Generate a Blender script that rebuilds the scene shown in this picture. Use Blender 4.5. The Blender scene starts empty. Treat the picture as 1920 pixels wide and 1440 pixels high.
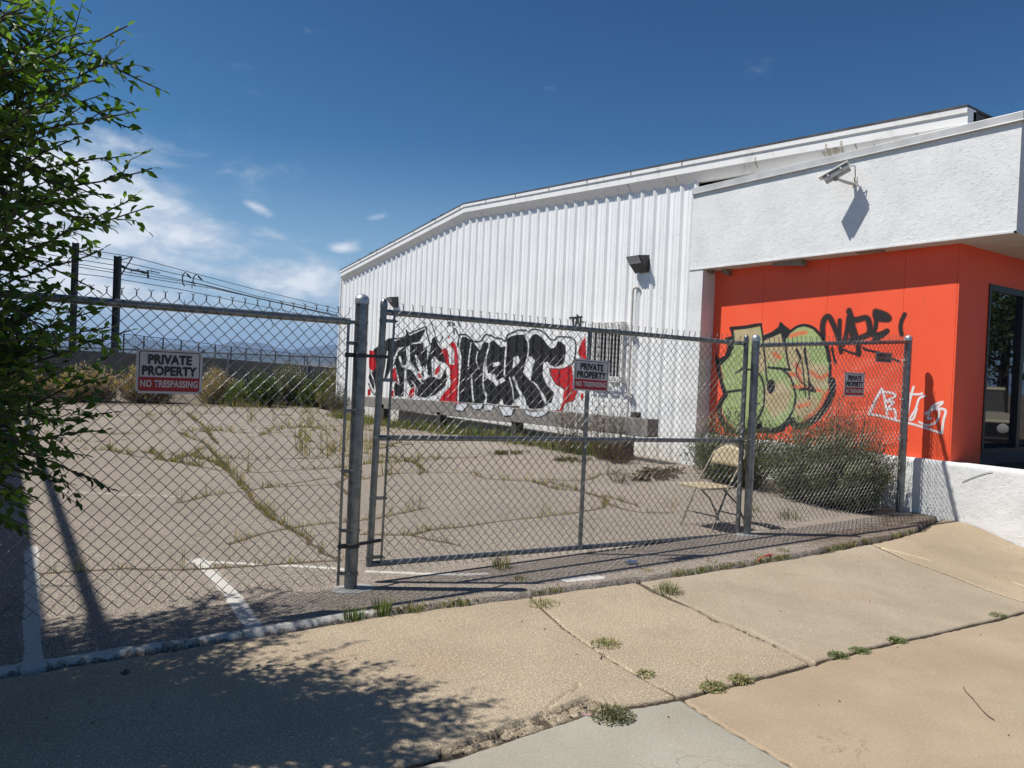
import bpy, math, random
import numpy as np
from mathutils import Vector, Matrix
S = bpy.context.scene
COL = S.collection
rnd = random.Random(7)
rad = math.radians
# ------------------------------------------------------------------ camera
F = 1400.0; AZ = rad(34.4); ROLL = rad(2.4); PITCH = rad(-0.9); PX, PY = 960, 720; H = 1.51
_f = np.array([math.sin(AZ)*math.cos(PITCH), math.cos(AZ)*math.cos(PITCH), math.sin(PITCH)])
_r = np.array([math.cos(AZ), -math.sin(AZ), 0.0]); _u = np.cross(_r, _f)
_R = _r*math.cos(ROLL)+_u*math.sin(ROLL); _U = -_r*math.sin(ROLL)+_u*math.cos(ROLL)
CAM = np.array([0, 0, H])
cd = bpy.data.cameras.new('camera'); cam = bpy.data.objects.new('camera', cd); COL.objects.link(cam)
cd.sensor_width = 36; cd.lens = F/1920*36; cd.clip_start = .05; cd.clip_end = 60000
cam.matrix_world = Matrix(((_R[0], _U[0], -_f[0], 0), (_R[1], _U[1], -_f[1], 0), (_R[2], _U[2], -_f[2], H), (0, 0, 0, 1)))
S.camera = cam
# measuring helpers: a photo pixel to a point on a known plane of the site
def ray(px, py):
    d = _f*F+_R*(px-PX)+_U*(PY-py); return d/np.linalg.norm(d)
def onx(px, py, x): d = ray(px, py); return CAM+d*(x/d[0])
def ony(px, py, y): d = ray(px, py); return CAM+d*(y/d[1])
def atd(px, py, t): return CAM+ray(px, py)*t
def proj(P):
    v = np.asarray(P, float)-CAM; z = v@_f; return PX+F*(v@_R)/z, PY-F*(v@_U)/z
# ------------------------------------------------------------------ light
SUN = Vector((1.03, -0.56, -1.98)).normalized()
sd = bpy.data.lights.new('sun', 'SUN'); so = bpy.data.objects.new('sun', sd); COL.objects.link(so)
sd.energy = 5.0; sd.angle = rad(.53); sd.color = (1, .955, .88)
so.rotation_euler = SUN.to_track_quat('-Z', 'Y').to_euler(); so.location = (-6, 6, 12)
el = math.asin(-SUN.z); az_sun = math.atan2(-SUN.x, -SUN.y)
W = bpy.data.worlds.new('World'); S.world = W; W.use_nodes = True
nt = W.node_tree; N = nt.nodes; L = nt.links
bg = N['Background']; bg.inputs[1].default_value = .085
sky = N.new('ShaderNodeTexSky'); sky.sky_type = 'NISHITA'; sky.sun_disc = False
sky.sun_elevation = el; sky.sun_rotation = az_sun; sky.altitude = 1600; sky.air_density = 1.0; sky.dust_density = .6; sky.ozone_density = 2.2
def M_(nt, op, a, b=None, c=None):
    n = nt.nodes.new('ShaderNodeMath'); n.operation = op
    for i, v in enumerate((a, b, c)):
        if v is None: continue
        if isinstance(v, (int, float)): n.inputs[i].default_value = v
        else: nt.links.new(v, n.inputs[i])
    return n.outputs[0]
def smooth(nt, v, a, b):
    n = nt.nodes.new('ShaderNodeMapRange'); n.interpolation_type = 'SMOOTHSTEP'
    nt.links.new(v, n.inputs[0]); n.inputs[1].default_value = a; n.inputs[2].default_value = b; return n.outputs[0]
tc = N.new('ShaderNodeTexCoord'); sp = N.new('ShaderNodeSeparateXYZ'); L.new(tc.outputs['Generated'], sp.inputs[0])
azn = M_(nt, 'ARCTAN2', sp.outputs[0], sp.outputs[1]); eln = M_(nt, 'ARCSINE', sp.outputs[2])
def blob(px, py, wx, wy, amp, slope=0.0):
    d = ray(px, py); a0 = math.atan2(d[0], d[1]); e0 = math.asin(d[2])
    da = M_(nt, 'SUBTRACT', azn, a0); de = M_(nt, 'SUBTRACT', M_(nt, 'SUBTRACT', eln, e0), M_(nt, 'MULTIPLY', da, slope))
    q = M_(nt, 'ADD', M_(nt, 'POWER', M_(nt, 'ABSOLUTE', M_(nt, 'DIVIDE', da, wx/F)), 2), M_(nt, 'POWER', M_(nt, 'ABSOLUTE', M_(nt, 'DIVIDE', de, wy/F)), 2))
    return M_(nt, 'MULTIPLY', M_(nt, 'EXPONENT', M_(nt, 'MULTIPLY', q, -1)), amp)
fld = None
for b in ((190, 370, 170, 75, 1.15, -.3), (60, 420, 270, 160, 1.05), (330, 435, 220, 50, .85, -.08), (290, 462, 80, 18, .75, -.15), (500, 440, 100, 20, .62),
          (560, 525, 170, 60, .78, -.1), (330, 560, 300, 50, .55), (500, 600, 300, 30, .4), (487, 393, 34, 12, .72, -.3), (700, 408, 30, 8, .5, .2), (645, 464, 36, 13, .72, .1),
          (-350, 420, 400, 170, .8)):
    v = blob(*b); fld = v if fld is None else M_(nt, 'MAXIMUM', fld, v)
mp = N.new('ShaderNodeMapping'); L.new(tc.outputs['Generated'], mp.inputs[0]); mp.inputs['Scale'].default_value = (1, 1, 2.4)
n1 = N.new('ShaderNodeTexNoise'); L.new(mp.outputs[0], n1.inputs[0]); n1.inputs['Scale'].default_value = 9; n1.inputs['Detail'].default_value = 9; n1.inputs['Roughness'].default_value = .6; n1.inputs['Distortion'].default_value = .35
n2 = N.new('ShaderNodeTexNoise'); L.new(mp.outputs[0], n2.inputs[0]); n2.inputs['Scale'].default_value = 24; n2.inputs['Detail'].default_value = 6
dens = M_(nt, 'ADD', fld, M_(nt, 'MULTIPLY', M_(nt, 'SUBTRACT', n1.outputs[0], .53), 1.7))
cm = smooth(nt, dens, .18, .85)
cloudc = N.new('ShaderNodeMix'); cloudc.data_type = 'RGBA'; L.new(smooth(nt, M_(nt, 'ADD', n2.outputs[0], M_(nt, 'MULTIPLY', dens, .35)), .5, .95), cloudc.inputs[0])
cloudc.inputs[6].default_value = (5.2, 6.3, 8.0, 1); cloudc.inputs[7].default_value = (9.8, 10.2, 10.8, 1)
sr = N.new('ShaderNodeSeparateColor'); L.new(sky.outputs[0], sr.inputs[0]); cb = N.new('ShaderNodeCombineColor')
KS = .085   # clear mountain air: deepen the sky model's blue
for i, (e, g) in enumerate(((1.7, 1.50), (1.6, 1.80), (1.4, 1.36))):
    L.new(M_(nt, 'MULTIPLY', M_(nt, 'POWER', M_(nt, 'MULTIPLY', sr.outputs[i], KS), e), g/KS), cb.inputs[i])
mx = N.new('ShaderNodeMix'); mx.data_type = 'RGBA'; hz = N.new('ShaderNodeMix'); hz.data_type = 'RGBA'; L.new(M_(nt, 'SUBTRACT', 1.0, smooth(nt, eln, -.02, .30)), hz.inputs[0]); L.new(cb.outputs[0], hz.inputs[6]); hz.inputs[7].default_value = (.33/KS, .46/KS, .64/KS, 1)
L.new(M_(nt, 'MULTIPLY', cm, .88), mx.inputs[0]); L.new(hz.outputs[2], mx.inputs[6]); L.new(cloudc.outputs[2], mx.inputs[7])
L.new(mx.outputs[2], bg.inputs[0])
S.view_settings.view_transform = 'Standard'; S.view_settings.look = 'None'; S.view_settings.exposure = 0.12; S.view_settings.gamma = 1
S.render.engine = 'CYCLES'; S.cycles.max_bounces = 8; S.cycles.transparent_max_bounces = 24; S.cycles.volume_bounces = 0; S.cycles.diffuse_bounces = 3
# ------------------------------------------------------------------ object helpers
ROOT = {}
def props(o, label=None, cat=None, group=None, kind=None):
    for k, v in (('label', label), ('category', cat), ('group', group), ('kind', kind)):
        if v: o[k] = v
    return o
def thing(name, label, cat, loc=(0, 0, 0), group=None, kind=None):
    o = bpy.data.objects.new(name, None); COL.objects.link(o); o.location = loc; o.empty_display_size = .1
    ROOT[o.name] = np.array(loc, float); return props(o, label, cat, group, kind)
def attr_set(me, name, arr):
    arr = np.asarray(arr, np.float32)
    if arr.ndim == 1: a = me.attributes.new(name, 'FLOAT', 'POINT'); a.data.foreach_set('value', arr)
    else: a = me.attributes.new(name, 'FLOAT_COLOR', 'POINT'); a.data.foreach_set('color', arr.ravel())
def link_mesh(name, me, mat, parent=None, origin=None, smooth_=False):
    me.name = name
    if mat: me.materials.append(mat)
    if smooth_: me.polygons.foreach_set('use_smooth', [True]*len(me.polygons))
    o = bpy.data.objects.new(name, me); COL.objects.link(o)
    if parent is not None:
        o.parent = parent; ROOT[o.name] = ROOT[parent.name]
    elif origin is not None:
        o.location = origin; ROOT[o.name] = np.array(origin, float)
    else: ROOT[o.name] = np.zeros(3)
    return o
class MB:
    def __init__(s): s.v = []; s.f = []; s.c = []
    def add(s, vs, fs, col=None):
        b = len(s.v); s.v += [tuple(p) for p in vs]; s.f += [tuple(i+b for i in f) for f in fs]
        if col is not None: s.c += [tuple(col)+(1,)]*len(vs)
        return s
    def box(s, x0, y0, z0, x1, y1, z1):
        v = [(x0, y0, z0), (x1, y0, z0), (x1, y1, z0), (x0, y1, z0), (x0, y0, z1), (x1, y0, z1), (x1, y1, z1), (x0, y1, z1)]
        return s.add(v, [(0, 3, 2, 1), (4, 5, 6, 7), (0, 1, 5, 4), (1, 2, 6, 5), (2, 3, 7, 6), (3, 0, 4, 7)])
    def hexa(s, pts): return s.add(pts, [(0, 3, 2, 1), (4, 5, 6, 7), (0, 1, 5, 4), (1, 2, 6, 5), (2, 3, 7, 6), (3, 0, 4, 7)])
    def bar(s, p0, p1, w, t, up=(0, 0, 1)):
        p0 = np.array(p0, float); p1 = np.array(p1, float); d = p1-p0; d /= np.linalg.norm(d); up = np.array(up, float)
        a = np.cross(d, up); a /= np.linalg.norm(a); b = np.cross(a, d)
        q = [p+a*i*w/2+b*j*t/2 for p in (p0, p1) for i, j in ((-1, -1), (1, -1), (1, 1), (-1, 1))]
        return s.add(q, [(0, 1, 2, 3), (7, 6, 5, 4), (0, 4, 5, 1), (1, 5, 6, 2), (2, 6, 7, 3), (3, 7, 4, 0)])
    def tube(s, P, r, n=8, caps=True, closed=False, col=None):
        P = [np.array(p, float) for p in P]; m = len(P); vs = []; fs = []; pa = None
        for i, p in enumerate(P):
            q0 = P[i-1] if (i > 0 or closed) else p; q1 = P[(i+1) % m] if (i < m-1 or closed) else p
            d = q1-q0; d = d/(np.linalg.norm(d)+1e-12)
            a = np.cross(d, (0, 0, 1)) if pa is None else pa-d*np.dot(pa, d)
            if np.linalg.norm(a) < 1e-3: a = np.cross(d, (1, 0, 0)) if abs(d[0]) < .9 else np.cross(d, (0, 1, 0))
            a = a/np.linalg.norm(a); pa = a; b = np.cross(d, a); rr = r[i] if hasattr(r, '__len__') else r
            for k in range(n):
                t = 2*math.pi*k/n; vs.append(p+(a*math.cos(t)+b*math.sin(t))*rr)
        for i in range(m if closed else m-1):
            j = (i+1) % m
            for k in range(n): fs.append((i*n+k, i*n+(k+1) % n, j*n+(k+1) % n, j*n+k))
        if caps and not closed: fs += [tuple(range(n))[::-1], tuple(range((m-1)*n, m*n))]
        return s.add(vs, fs, col)
    def lathe(s, base, axis, prof, n=20):
        base = np.array(base, float); ax = np.array(axis, float); ax /= np.linalg.norm(ax)
        return s.tube_prof([base+ax*h for r, h in prof], [r for r, h in prof], ax, n)
    def tube_prof(s, P, R_, ax, n):
        a = np.cross(ax, (0, 1, 0)) if abs(ax[1]) < .9 else np.cross(ax, (1, 0, 0)); a /= np.linalg.norm(a); b = np.cross(ax, a); vs = []; fs = []
        for p, r in zip(P, R_):
            for k in range(n): t = 2*math.pi*k/n; vs.append(p+(a*math.cos(t)+b*math.sin(t))*max(r, 1e-4))
        for i in range(len(P)-1):
            for k in range(n): fs.append((i*n+k, i*n+(k+1) % n, (i+1)*n+(k+1) % n, (i+1)*n+k))
        fs += [tuple(range(n))[::-1], tuple(range((len(P)-1)*n, len(P)*n))]
        return s.add(vs, fs)
    def build(s, name, mat, parent=None, origin=None, smooth=False, bevel=0, label=None, kind=None):
        o0 = ROOT[parent.name] if parent is not None else (np.array(origin, float) if origin is not None else np.zeros(3))
        me = bpy.data.meshes.new(name); v = np.array(s.v)-o0
        me.from_pydata([tuple(p) for p in v], [], s.f); me.update()
        if s.c and len(s.c) == len(s.v): attr_set(me, 'col', np.array(s.c))
        o = link_mesh(name, me, mat, parent, origin, smooth)
        if smooth:
            try: me.set_sharp_from_angle(angle=rad(40))
            except Exception: pass
        if bevel: b = o.modifiers.new('bevel', 'BEVEL'); b.width = bevel; b.segments = 2; b.limit_method = 'ANGLE'
        props(o, label=label, kind=kind); return o
def grid_mesh(name, P, mat, parent=None, smooth_=True, attrs=None, keep=None, origin=None):
    """P: array (n,m,3) -> quad grid"""
    n, m, _ = P.shape; o0 = ROOT[parent.name] if parent is not None else (np.array(origin, float) if origin is not None else np.zeros(3))
    idx = np.arange(n*m).reshape(n, m)
    q = np.stack([idx[:-1, :-1], idx[1:, :-1], idx[1:, 1:], idx[:-1, 1:]], -1).reshape(-1, 4)
    V = P.reshape(-1, 3)-o0
    if keep is not None:
        q = q[keep.ravel()]; used = np.unique(q); mp_ = -np.ones(n*m, int); mp_[used] = np.arange(len(used)); q = mp_[q]; V = V[used]
        attrs = {k: a.reshape((n*m,)+a.shape[2:])[used] for k, a in (attrs or {}).items()}
    else: attrs = {k: a.reshape((n*m,)+a.shape[2:]) for k, a in (attrs or {}).items()}
    me = bpy.data.meshes.new(name); me.vertices.add(len(V)); me.vertices.foreach_set('co', V.ravel().astype(np.float32))
    me.loops.add(q.size); me.loops.foreach_set('vertex_index', q.ravel().astype(np.int32)); me.polygons.add(len(q))
    me.polygons.foreach_set('loop_start', np.arange(0, q.size, 4, dtype=np.int32))
    me.update(calc_edges=True); me.validate()
    for k, a in attrs.items(): attr_set(me, k, a)
    return link_mesh(name, me, mat, parent, origin, smooth_)
# ------------------------------------------------------------------ materials
MATS = {}
def principled(name):
    m = bpy.data.materials.new(name); m.use_nodes = True; return m, m.node_tree, m.node_tree.nodes['Principled BSDF']
def noise(nt, scale, detail=5, rough=.55, dist=0, vec=None, typ='FBM'):
    n = nt.nodes.new('ShaderNodeTexNoise'); n.inputs['Scale'].default_value = scale; n.inputs['Detail'].default_value = detail
    n.inputs['Roughness'].default_value = rough; n.inputs['Distortion'].default_value = dist
    if vec is None:
        g = nt.nodes.new('ShaderNodeNewGeometry'); vec = g.outputs['Position']
    nt.links.new(vec, n.inputs[0]); return n.outputs[0]
def mixc(nt, f, a, b, mode='MIX'):
    n = nt.nodes.new('ShaderNodeMix'); n.data_type = 'RGBA'; n.blend_type = mode
    for i, v in ((0, f), (6, a), (7, b)):
        if isinstance(v, tuple): n.inputs[i].default_value = v+(1,) if len(v) == 3 else v
        elif isinstance(v, (int, float)): n.inputs[i].default_value = v
        else: nt.links.new(v, n.inputs[i])
    return n.outputs[2]
def bump(nt, bs, h, strength, dist):
    b = nt.nodes.new('ShaderNodeBump'); b.inputs['Strength'].default_value = strength; b.inputs['Distance'].default_value = dist
    nt.links.new(h, b.inputs['Height']); nt.links.new(b.outputs[0], bs.inputs['Normal']); return b
def mat(name, c1, c2=None, scale=8, rough=.7, metal=0, bmp=0, bscale=60, bdist=.004, lo=.35, hi=.65, attr=None, spec=.5):
    if name in MATS: return MATS[name]
    m, nt, bs = principled(name); c2 = c2 or tuple(x*.8 for x in c1)
    col = mixc(nt, smooth(nt, noise(nt, scale, 7, .6), lo, hi), c1, c2)
    if attr:
        a = nt.nodes.new('ShaderNodeAttribute'); a.attribute_name = attr; col = mixc(nt, 1.0, a.outputs['Color'], mixc(nt, smooth(nt, noise(nt, scale, 6), .3, .7), (.8, .8, .8), (1.15, 1.15, 1.15)), 'MULTIPLY')
    nt.links.new(col, bs.inputs['Base Color']); bs.inputs['Roughness'].default_value = rough; bs.inputs['Metallic'].default_value = metal
    bs.inputs['Specular IOR Level'].default_value = spec
    if bmp: bump(nt, bs, noise(nt, bscale, 6, .6), bmp, bdist)
    MATS[name] = m; return m
GALV = mat('galvanized_steel', (.25, .27, .28), (.16, .175, .18), 14, .36, .8, .15, 90, .001)
WIRE = mat('galvanized_wire', (.22, .225, .23), (.14, .145, .15), 30, .5, .7)
DARKM = mat('dark_fitting', (.03, .032, .036), (.05, .05, .05), 20, .5, .4)
def metal_mat():
    m, nt, bs = principled('white_painted_metal'); g = nt.nodes.new('ShaderNodeNewGeometry'); mpn = nt.nodes.new('ShaderNodeMapping'); nt.links.new(g.outputs['Position'], mpn.inputs[0]); mpn.inputs['Scale'].default_value = (3, 3, .35)
    col = mixc(nt, smooth(nt, noise(nt, 1.1, 5), .35, .7), (.86, .87, .87), (.80, .815, .82)); col = mixc(nt, M_(nt, 'MULTIPLY', smooth(nt, noise(nt, 3, 8, .7, .2, mpn.outputs[0]), .5, .8), .35), col, (.60, .60, .57))
    sz = nt.nodes.new('ShaderNodeSeparateXYZ'); nt.links.new(g.outputs['Position'], sz.inputs[0]); low = M_(nt, 'SUBTRACT', 1.0, smooth(nt, M_(nt, 'ADD', sz.outputs[2], M_(nt, 'MULTIPLY', noise(nt, 4, 6, .7), -.5)), -.1, .35)); col = mixc(nt, M_(nt, 'MULTIPLY', low, .45), col, (.45, .40, .32))
    nt.links.new(col, bs.inputs['Base Color']); bs.inputs['Roughness'].default_value = .45; bump(nt, bs, noise(nt, 2.5, 3), .25, .02); return m
WHITE_METAL = metal_mat()
WHITE_TRIM = mat('white_trim', (.78, .78, .77), (.66, .66, .64), 3, .5)
CONC = mat('concrete_footing', (.36, .36, .34), (.25, .25, .24), 12, .9, 0, .5, 70, .006)
def stucco_mat():
    m, nt, bs = principled('white_stucco')
    g = nt.nodes.new('ShaderNodeNewGeometry'); mpn = nt.nodes.new('ShaderNodeMapping'); nt.links.new(g.outputs['Position'], mpn.inputs[0])
    mpn.inputs['Scale'].default_value = (1, .8, 1.15)
    r = noise(nt, 7, 4, .65, 1.6, mpn.outputs[0]); ridge = M_(nt, 'ABSOLUTE', M_(nt, 'SUBTRACT', r, .5))
    ridge = M_(nt, 'SUBTRACT', 1.0, smooth(nt, ridge, 0, .035))
    r2 = noise(nt, 22, 5, .6, .8, mpn.outputs[0]); h = M_(nt, 'ADD', M_(nt, 'MULTIPLY', ridge, smooth(nt, r2, .42, .6)), M_(nt, 'MULTIPLY', r2, .9))
    col = mixc(nt, smooth(nt, noise(nt, 2.3, 6, .6), .35, .75), (.79, .795, .79), (.70, .71, .71))
    col = mixc(nt, M_(nt, 'MULTIPLY', smooth(nt, noise(nt, 1.3, 8, .7, .5), .62, .72), .35), col, (.5, .46, .38))
    nt.links.new(col, bs.inputs['Base Color']); bs.inputs['Roughness'].default_value = .75
    bump(nt, bs, h, .45, .008); return m
STUCCO = stucco_mat()
def orange_mat():
    m, nt, bs = principled('orange_paint')
    col = mixc(nt, smooth(nt, noise(nt, 1.5, 6), .3, .75), (.95, .115, .042), (.90, .10, .038))
    col = mixc(nt, smooth(nt, noise(nt, 18, 5), .68, .78), col, (.60, .09, .04))
    g = nt.nodes.new('ShaderNodeNewGeometry'); mpn = nt.nodes.new('ShaderNodeMapping'); nt.links.new(g.outputs['Position'], mpn.inputs[0]); mpn.inputs['Scale'].default_value = (6, 6, .7)
    col = mixc(nt, M_(nt, 'MULTIPLY', smooth(nt, noise(nt, 2.2, 8, .7, .3, mpn.outputs[0]), .55, .8), .35), col, (.55, .12, .07)); col = mixc(nt, M_(nt, 'MULTIPLY', smooth(nt, noise(nt, .9, 5, .6), .5, .7), .3), col, (.97, .17, .08))
    nt.links.new(col, bs.inputs['Base Color']); bs.inputs['Roughness'].default_value = .55
    bump(nt, bs, noise(nt, 55, 6, .6), .25, .004); return m
ORANGE = orange_mat()
def paint_mat():   # graffiti: colour and cover held in mesh attributes
    m, nt, bs = principled('graffiti_paint')
    a = nt.nodes.new('ShaderNodeAttribute'); a.attribute_name = 'col'; al = nt.nodes.new('ShaderNodeAttribute'); al.attribute_name = 'cover'
    col = mixc(nt, 1.0, a.outputs['Color'], mixc(nt, smooth(nt, noise(nt, 9, 6, .6), .3, .7), (.88, .88, .88), (1.06, 1.06, 1.06)), 'MULTIPLY')
    nt.links.new(col, bs.inputs['Base Color']); bs.inputs['Roughness'].default_value = .6
    sp_ = noise(nt, 260, 2); f = M_(nt, 'ADD', al.outputs['Fac'], M_(nt, 'MULTIPLY', M_(nt, 'SUBTRACT', sp_, .5), .25))
    nt.links.new(smooth(nt, f, .12, .88), bs.inputs['Alpha']); return m
PAINT = paint_mat()
def asphalt_mat():
    m, nt, bs = principled('asphalt')
    base = mixc(nt, smooth(nt, noise(nt, .7, 6, .6), .35, .7), (.275, .228, .187), (.222, .184, .15))
    base = mixc(nt, smooth(nt, noise(nt, 3.4, 7, .7), .45, .75), base, (.27, .228, .19))
    sp1 = noise(nt, 105, 3, .6); base = mixc(nt, smooth(nt, sp1, .50, .58), base, (.085, .075, .066)); base = mixc(nt, smooth(nt, noise(nt, 130, 2, .5), .56, .62), base, (.50, .44, .37))
    v = nt.nodes.new('ShaderNodeTexVoronoi'); v.feature = 'DISTANCE_TO_EDGE'; v.inputs['Scale'].default_value = .55
    g = nt.nodes.new('ShaderNodeNewGeometry'); w = nt.nodes.new('ShaderNodeVectorMath'); w.operation = 'ADD'; nz = nt.nodes.new('ShaderNodeTexNoise'); nz.inputs['Scale'].default_value = 2.2; nz.inputs['Detail'].default_value = 5
    nt.links.new(g.outputs['Position'], nz.inputs[0]); nt.links.new(g.outputs['Position'], w.inputs[0]); nt.links.new(nz.outputs['Color'], w.inputs[1]); nt.links.new(w.outputs[0], v.inputs[0])
    base = mixc(nt, M_(nt, 'MULTIPLY', M_(nt, 'SUBTRACT', 1.0, smooth(nt, v.outputs['Distance'], .0, .006)), .45), base, (.05, .042, .035))
    a = nt.nodes.new('ShaderNodeAttribute'); a.attribute_name = 'paint'
    chip = M_(nt, 'ADD', a.outputs['Fac'], M_(nt, 'MULTIPLY', M_(nt, 'SUBTRACT', noise(nt, 26, 7, .75), .5), 1.5)); pm = smooth(nt, chip, .42, .58)
    base = mixc(nt, pm, base, mixc(nt, noise(nt, 40, 4), (.62, .60, .55), (.44, .42, .38)))
    d = nt.nodes.new('ShaderNodeAttribute'); d.attribute_name = 'dirt'
    base = mixc(nt, M_(nt, 'MULTIPLY', smooth(nt, M_(nt, 'ADD', d.outputs['Fac'], M_(nt, 'MULTIPLY', M_(nt, 'SUBTRACT', noise(nt, 14, 5), .5), .6)), .25, .6), .95), base, mixc(nt, noise(nt, 30, 3), (.05, .036, .025), (.13, .085, .05)))
    nt.links.new(base, bs.inputs['Base Color']); bs.inputs['Roughness'].default_value = .9; bs.inputs['Specular IOR Level'].default_value = .25
    bump(nt, bs, M_(nt, 'ADD', noise(nt, 130, 4, .7), M_(nt, 'MULTIPLY', pm, .1)), .6, .004); return m
ASPH = asphalt_mat()
def walk_mat():
    m, nt, bs = principled('sidewalk_concrete')
    t = nt.nodes.new('ShaderNodeAttribute'); t.attribute_name = 'tint'; d = nt.nodes.new('ShaderNodeAttribute'); d.attribute_name = 'dirt'; s_ = nt.nodes.new('ShaderNodeAttribute'); s_.attribute_name = 'speck'
    b = mixc(nt, 1.0, t.outputs['Color'], mixc(nt, smooth(nt, noise(nt, 1.6, 6, .6), .3, .72), (.90, .89, .87), (1.08, 1.08, 1.08)), 'MULTIPLY')
    b = mixc(nt, M_(nt, 'MULTIPLY', smooth(nt, noise(nt, .9, 5, .6, .4), .56, .74), .35), b, (.38, .25, .16))
    b = mixc(nt, M_(nt, 'MULTIPLY', smooth(nt, noise(nt, 110, 3, .6), .54, .62), M_(nt, 'ADD', M_(nt, 'MULTIPLY', s_.outputs['Fac'], .65), .15)), b, (.12, .095, .07))
    b = mixc(nt, M_(nt, 'MULTIPLY', smooth(nt, noise(nt, 95, 3, .6, 0.3), .56, .64), M_(nt, 'ADD', M_(nt, 'MULTIPLY', s_.outputs['Fac'], .7), .15)), b, (.66, .55, .41))
    b = mixc(nt, M_(nt, 'MULTIPLY', smooth(nt, noise(nt, 5, 8, .7), .60, .72), .25), b, (.22, .19, .155)); b = mixc(nt, M_(nt, 'MULTIPLY', smooth(nt, noise(nt, 2.1, 9, .75, .6), .54, .66), .28), b, (.24, .21, .17))
    v = nt.nodes.new('ShaderNodeTexVoronoi'); v.inputs['Scale'].default_value = 3.2; g = nt.nodes.new('ShaderNodeNewGeometry'); nt.links.new(g.outputs['Position'], v.inputs[0]); b = mixc(nt, M_(nt, 'MULTIPLY', M_(nt, 'SUBTRACT', 1.0, smooth(nt, v.outputs['Distance'], .022, .045)), .75), b, (.10, .09, .08))
    v = nt.nodes.new('ShaderNodeTexVoronoi'); v.feature = 'DISTANCE_TO_EDGE'; v.inputs['Scale'].default_value = .75; w = nt.nodes.new('ShaderNodeVectorMath'); w.operation = 'ADD'; nz = nt.nodes.new('ShaderNodeTexNoise'); nz.inputs['Scale'].default_value = 3; nz.inputs['Detail'].default_value = 6; nt.links.new(g.outputs['Position'], nz.inputs[0]); nt.links.new(g.outputs['Position'], w.inputs[0]); nt.links.new(nz.outputs['Color'], w.inputs[1]); nt.links.new(w.outputs[0], v.inputs[0])
    b = mixc(nt, M_(nt, 'MULTIPLY', M_(nt, 'MULTIPLY', M_(nt, 'SUBTRACT', 1.0, smooth(nt, v.outputs['Distance'], .0, .0045)), smooth(nt, noise(nt, .8, 3), .5, .6)), .5), b, (.14, .115, .09))
    dd = smooth(nt, M_(nt, 'ADD', d.outputs['Fac'], M_(nt, 'MULTIPLY', M_(nt, 'SUBTRACT', noise(nt, 45, 5), .5), .5)), .35, .75)
    b = mixc(nt, dd, b, mixc(nt, noise(nt, 60, 4), (.055, .042, .03), (.12, .09, .065)))
    nt.links.new(b, bs.inputs['Base Color']); bs.inputs['Roughness'].default_value = .88; bs.inputs['Specular IOR Level'].default_value = .3
    bump(nt, bs, noise(nt, 110, 5, .7), .35, .004); return m
WALK = walk_mat()
def leaf_mat(name, trans=.48, rough=.45):
    m, nt, bs = principled(name); a = nt.nodes.new('ShaderNodeAttribute'); a.attribute_name = 'col'
    nt.links.new(a.outputs['Color'], bs.inputs['Base Color']); bs.inputs['Roughness'].default_value = rough
    tr = nt.nodes.new('ShaderNodeBsdfTranslucent'); nt.links.new(mixc(nt, 1.0, a.outputs['Color'], (1.3, 1.5, .5), 'MULTIPLY'), tr.inputs[0])
    ms = nt.nodes.new('ShaderNodeMixShader'); ms.inputs[0].default_value = trans
    nt.links.new(bs.outputs[0], ms.inputs[1]); nt.links.new(tr.outputs[0], ms.inputs[2]); nt.links.new(ms.outputs[0], nt.nodes['Material Output'].inputs[0]); return m
LEAF = leaf_mat('leaf'); GRASS = leaf_mat('grass_blade', .25, .6)
BARK = mat('bark', (.075, .06, .048), (.04, .032, .026), 30, .9, 0, .6, 60, .006)
TWIG = mat('dry_stem', (.16, .115, .07), (.09, .06, .04), 20, .9)
DIRT = mat('bare_ground', (.19, .15, .105), (.11, .085, .06), 1.4, .95, 0, .6, 12, .05)
# ------------------------------------------------------------------ ground shape
def ss(t): t = np.clip(t, 0, 1); return t*t*(3-2*t)
def walk_z(x, y):
    w = 1.7-.9*ss((np.asarray(x, float)-6)/3)
    return -.17*ss((np.asarray(x, float)-3.6)/3.4)*ss((4.15-np.asarray(y, float))/w)
def lot_z(x, y):
    x = np.asarray(x, float); y = np.asarray(y, float)
    a = .16*ss((x-5.5)/3.3)*ss((y-4.7)/3.2)*(1-ss((y-9)/12)*1.3)
    return a-.03*ss((y-12)/10)
def edge_y(x): return np.interp(x, (-3, 0, 1.2, 2.1, 3.0, 4.0, 5.0, 6.2, 7.4, 8.2, 9.0, 9.2), (4.2, 4.19, 4.18, 4.18, 4.10, 4.03, 3.99, 3.99, 4.04, 4.12, 4.34, 4.4))
def gz(x, y): return float(walk_z(x, y)) if y < edge_y(x) else float(lot_z(x, y))
def gpt(px, py):
    z = 0.0
    for _ in range(12):
        d = ray(px, py); p = CAM+d*((z-H)/d[2]); z = gz(p[0], p[1])
    return np.array([p[0], p[1], z])
def zpt(ox, oy, s):  # positions read off an enlarged part of the photograph
    return lambda a, b: gpt(ox+a/s, oy+b/s)
_vn = {}
def vnoise(x, y, f, seed=0):
    if seed not in _vn: _vn[seed] = np.random.RandomState(seed).rand(256, 256)
    T = _vn[seed]; X = np.asarray(x)*f; Y = np.asarray(y)*f; xi = np.floor(X).astype(int); yi = np.floor(Y).astype(int); a = X-xi; b = Y-yi
    a = a*a*(3-2*a); b = b*b*(3-2*b); g = lambda i, j: T[(xi+i) % 256, (yi+j) % 256]
    return (g(0, 0)*(1-a)+g(1, 0)*a)*(1-b)+(g(0, 1)*(1-a)+g(1, 1)*a)*b
def fbm(x, y, f, seed=0, o=4): return sum(vnoise(x, y, f*2**i, seed+i)*.5**i for i in range(o))/sum(.5**i for i in range(o))
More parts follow.
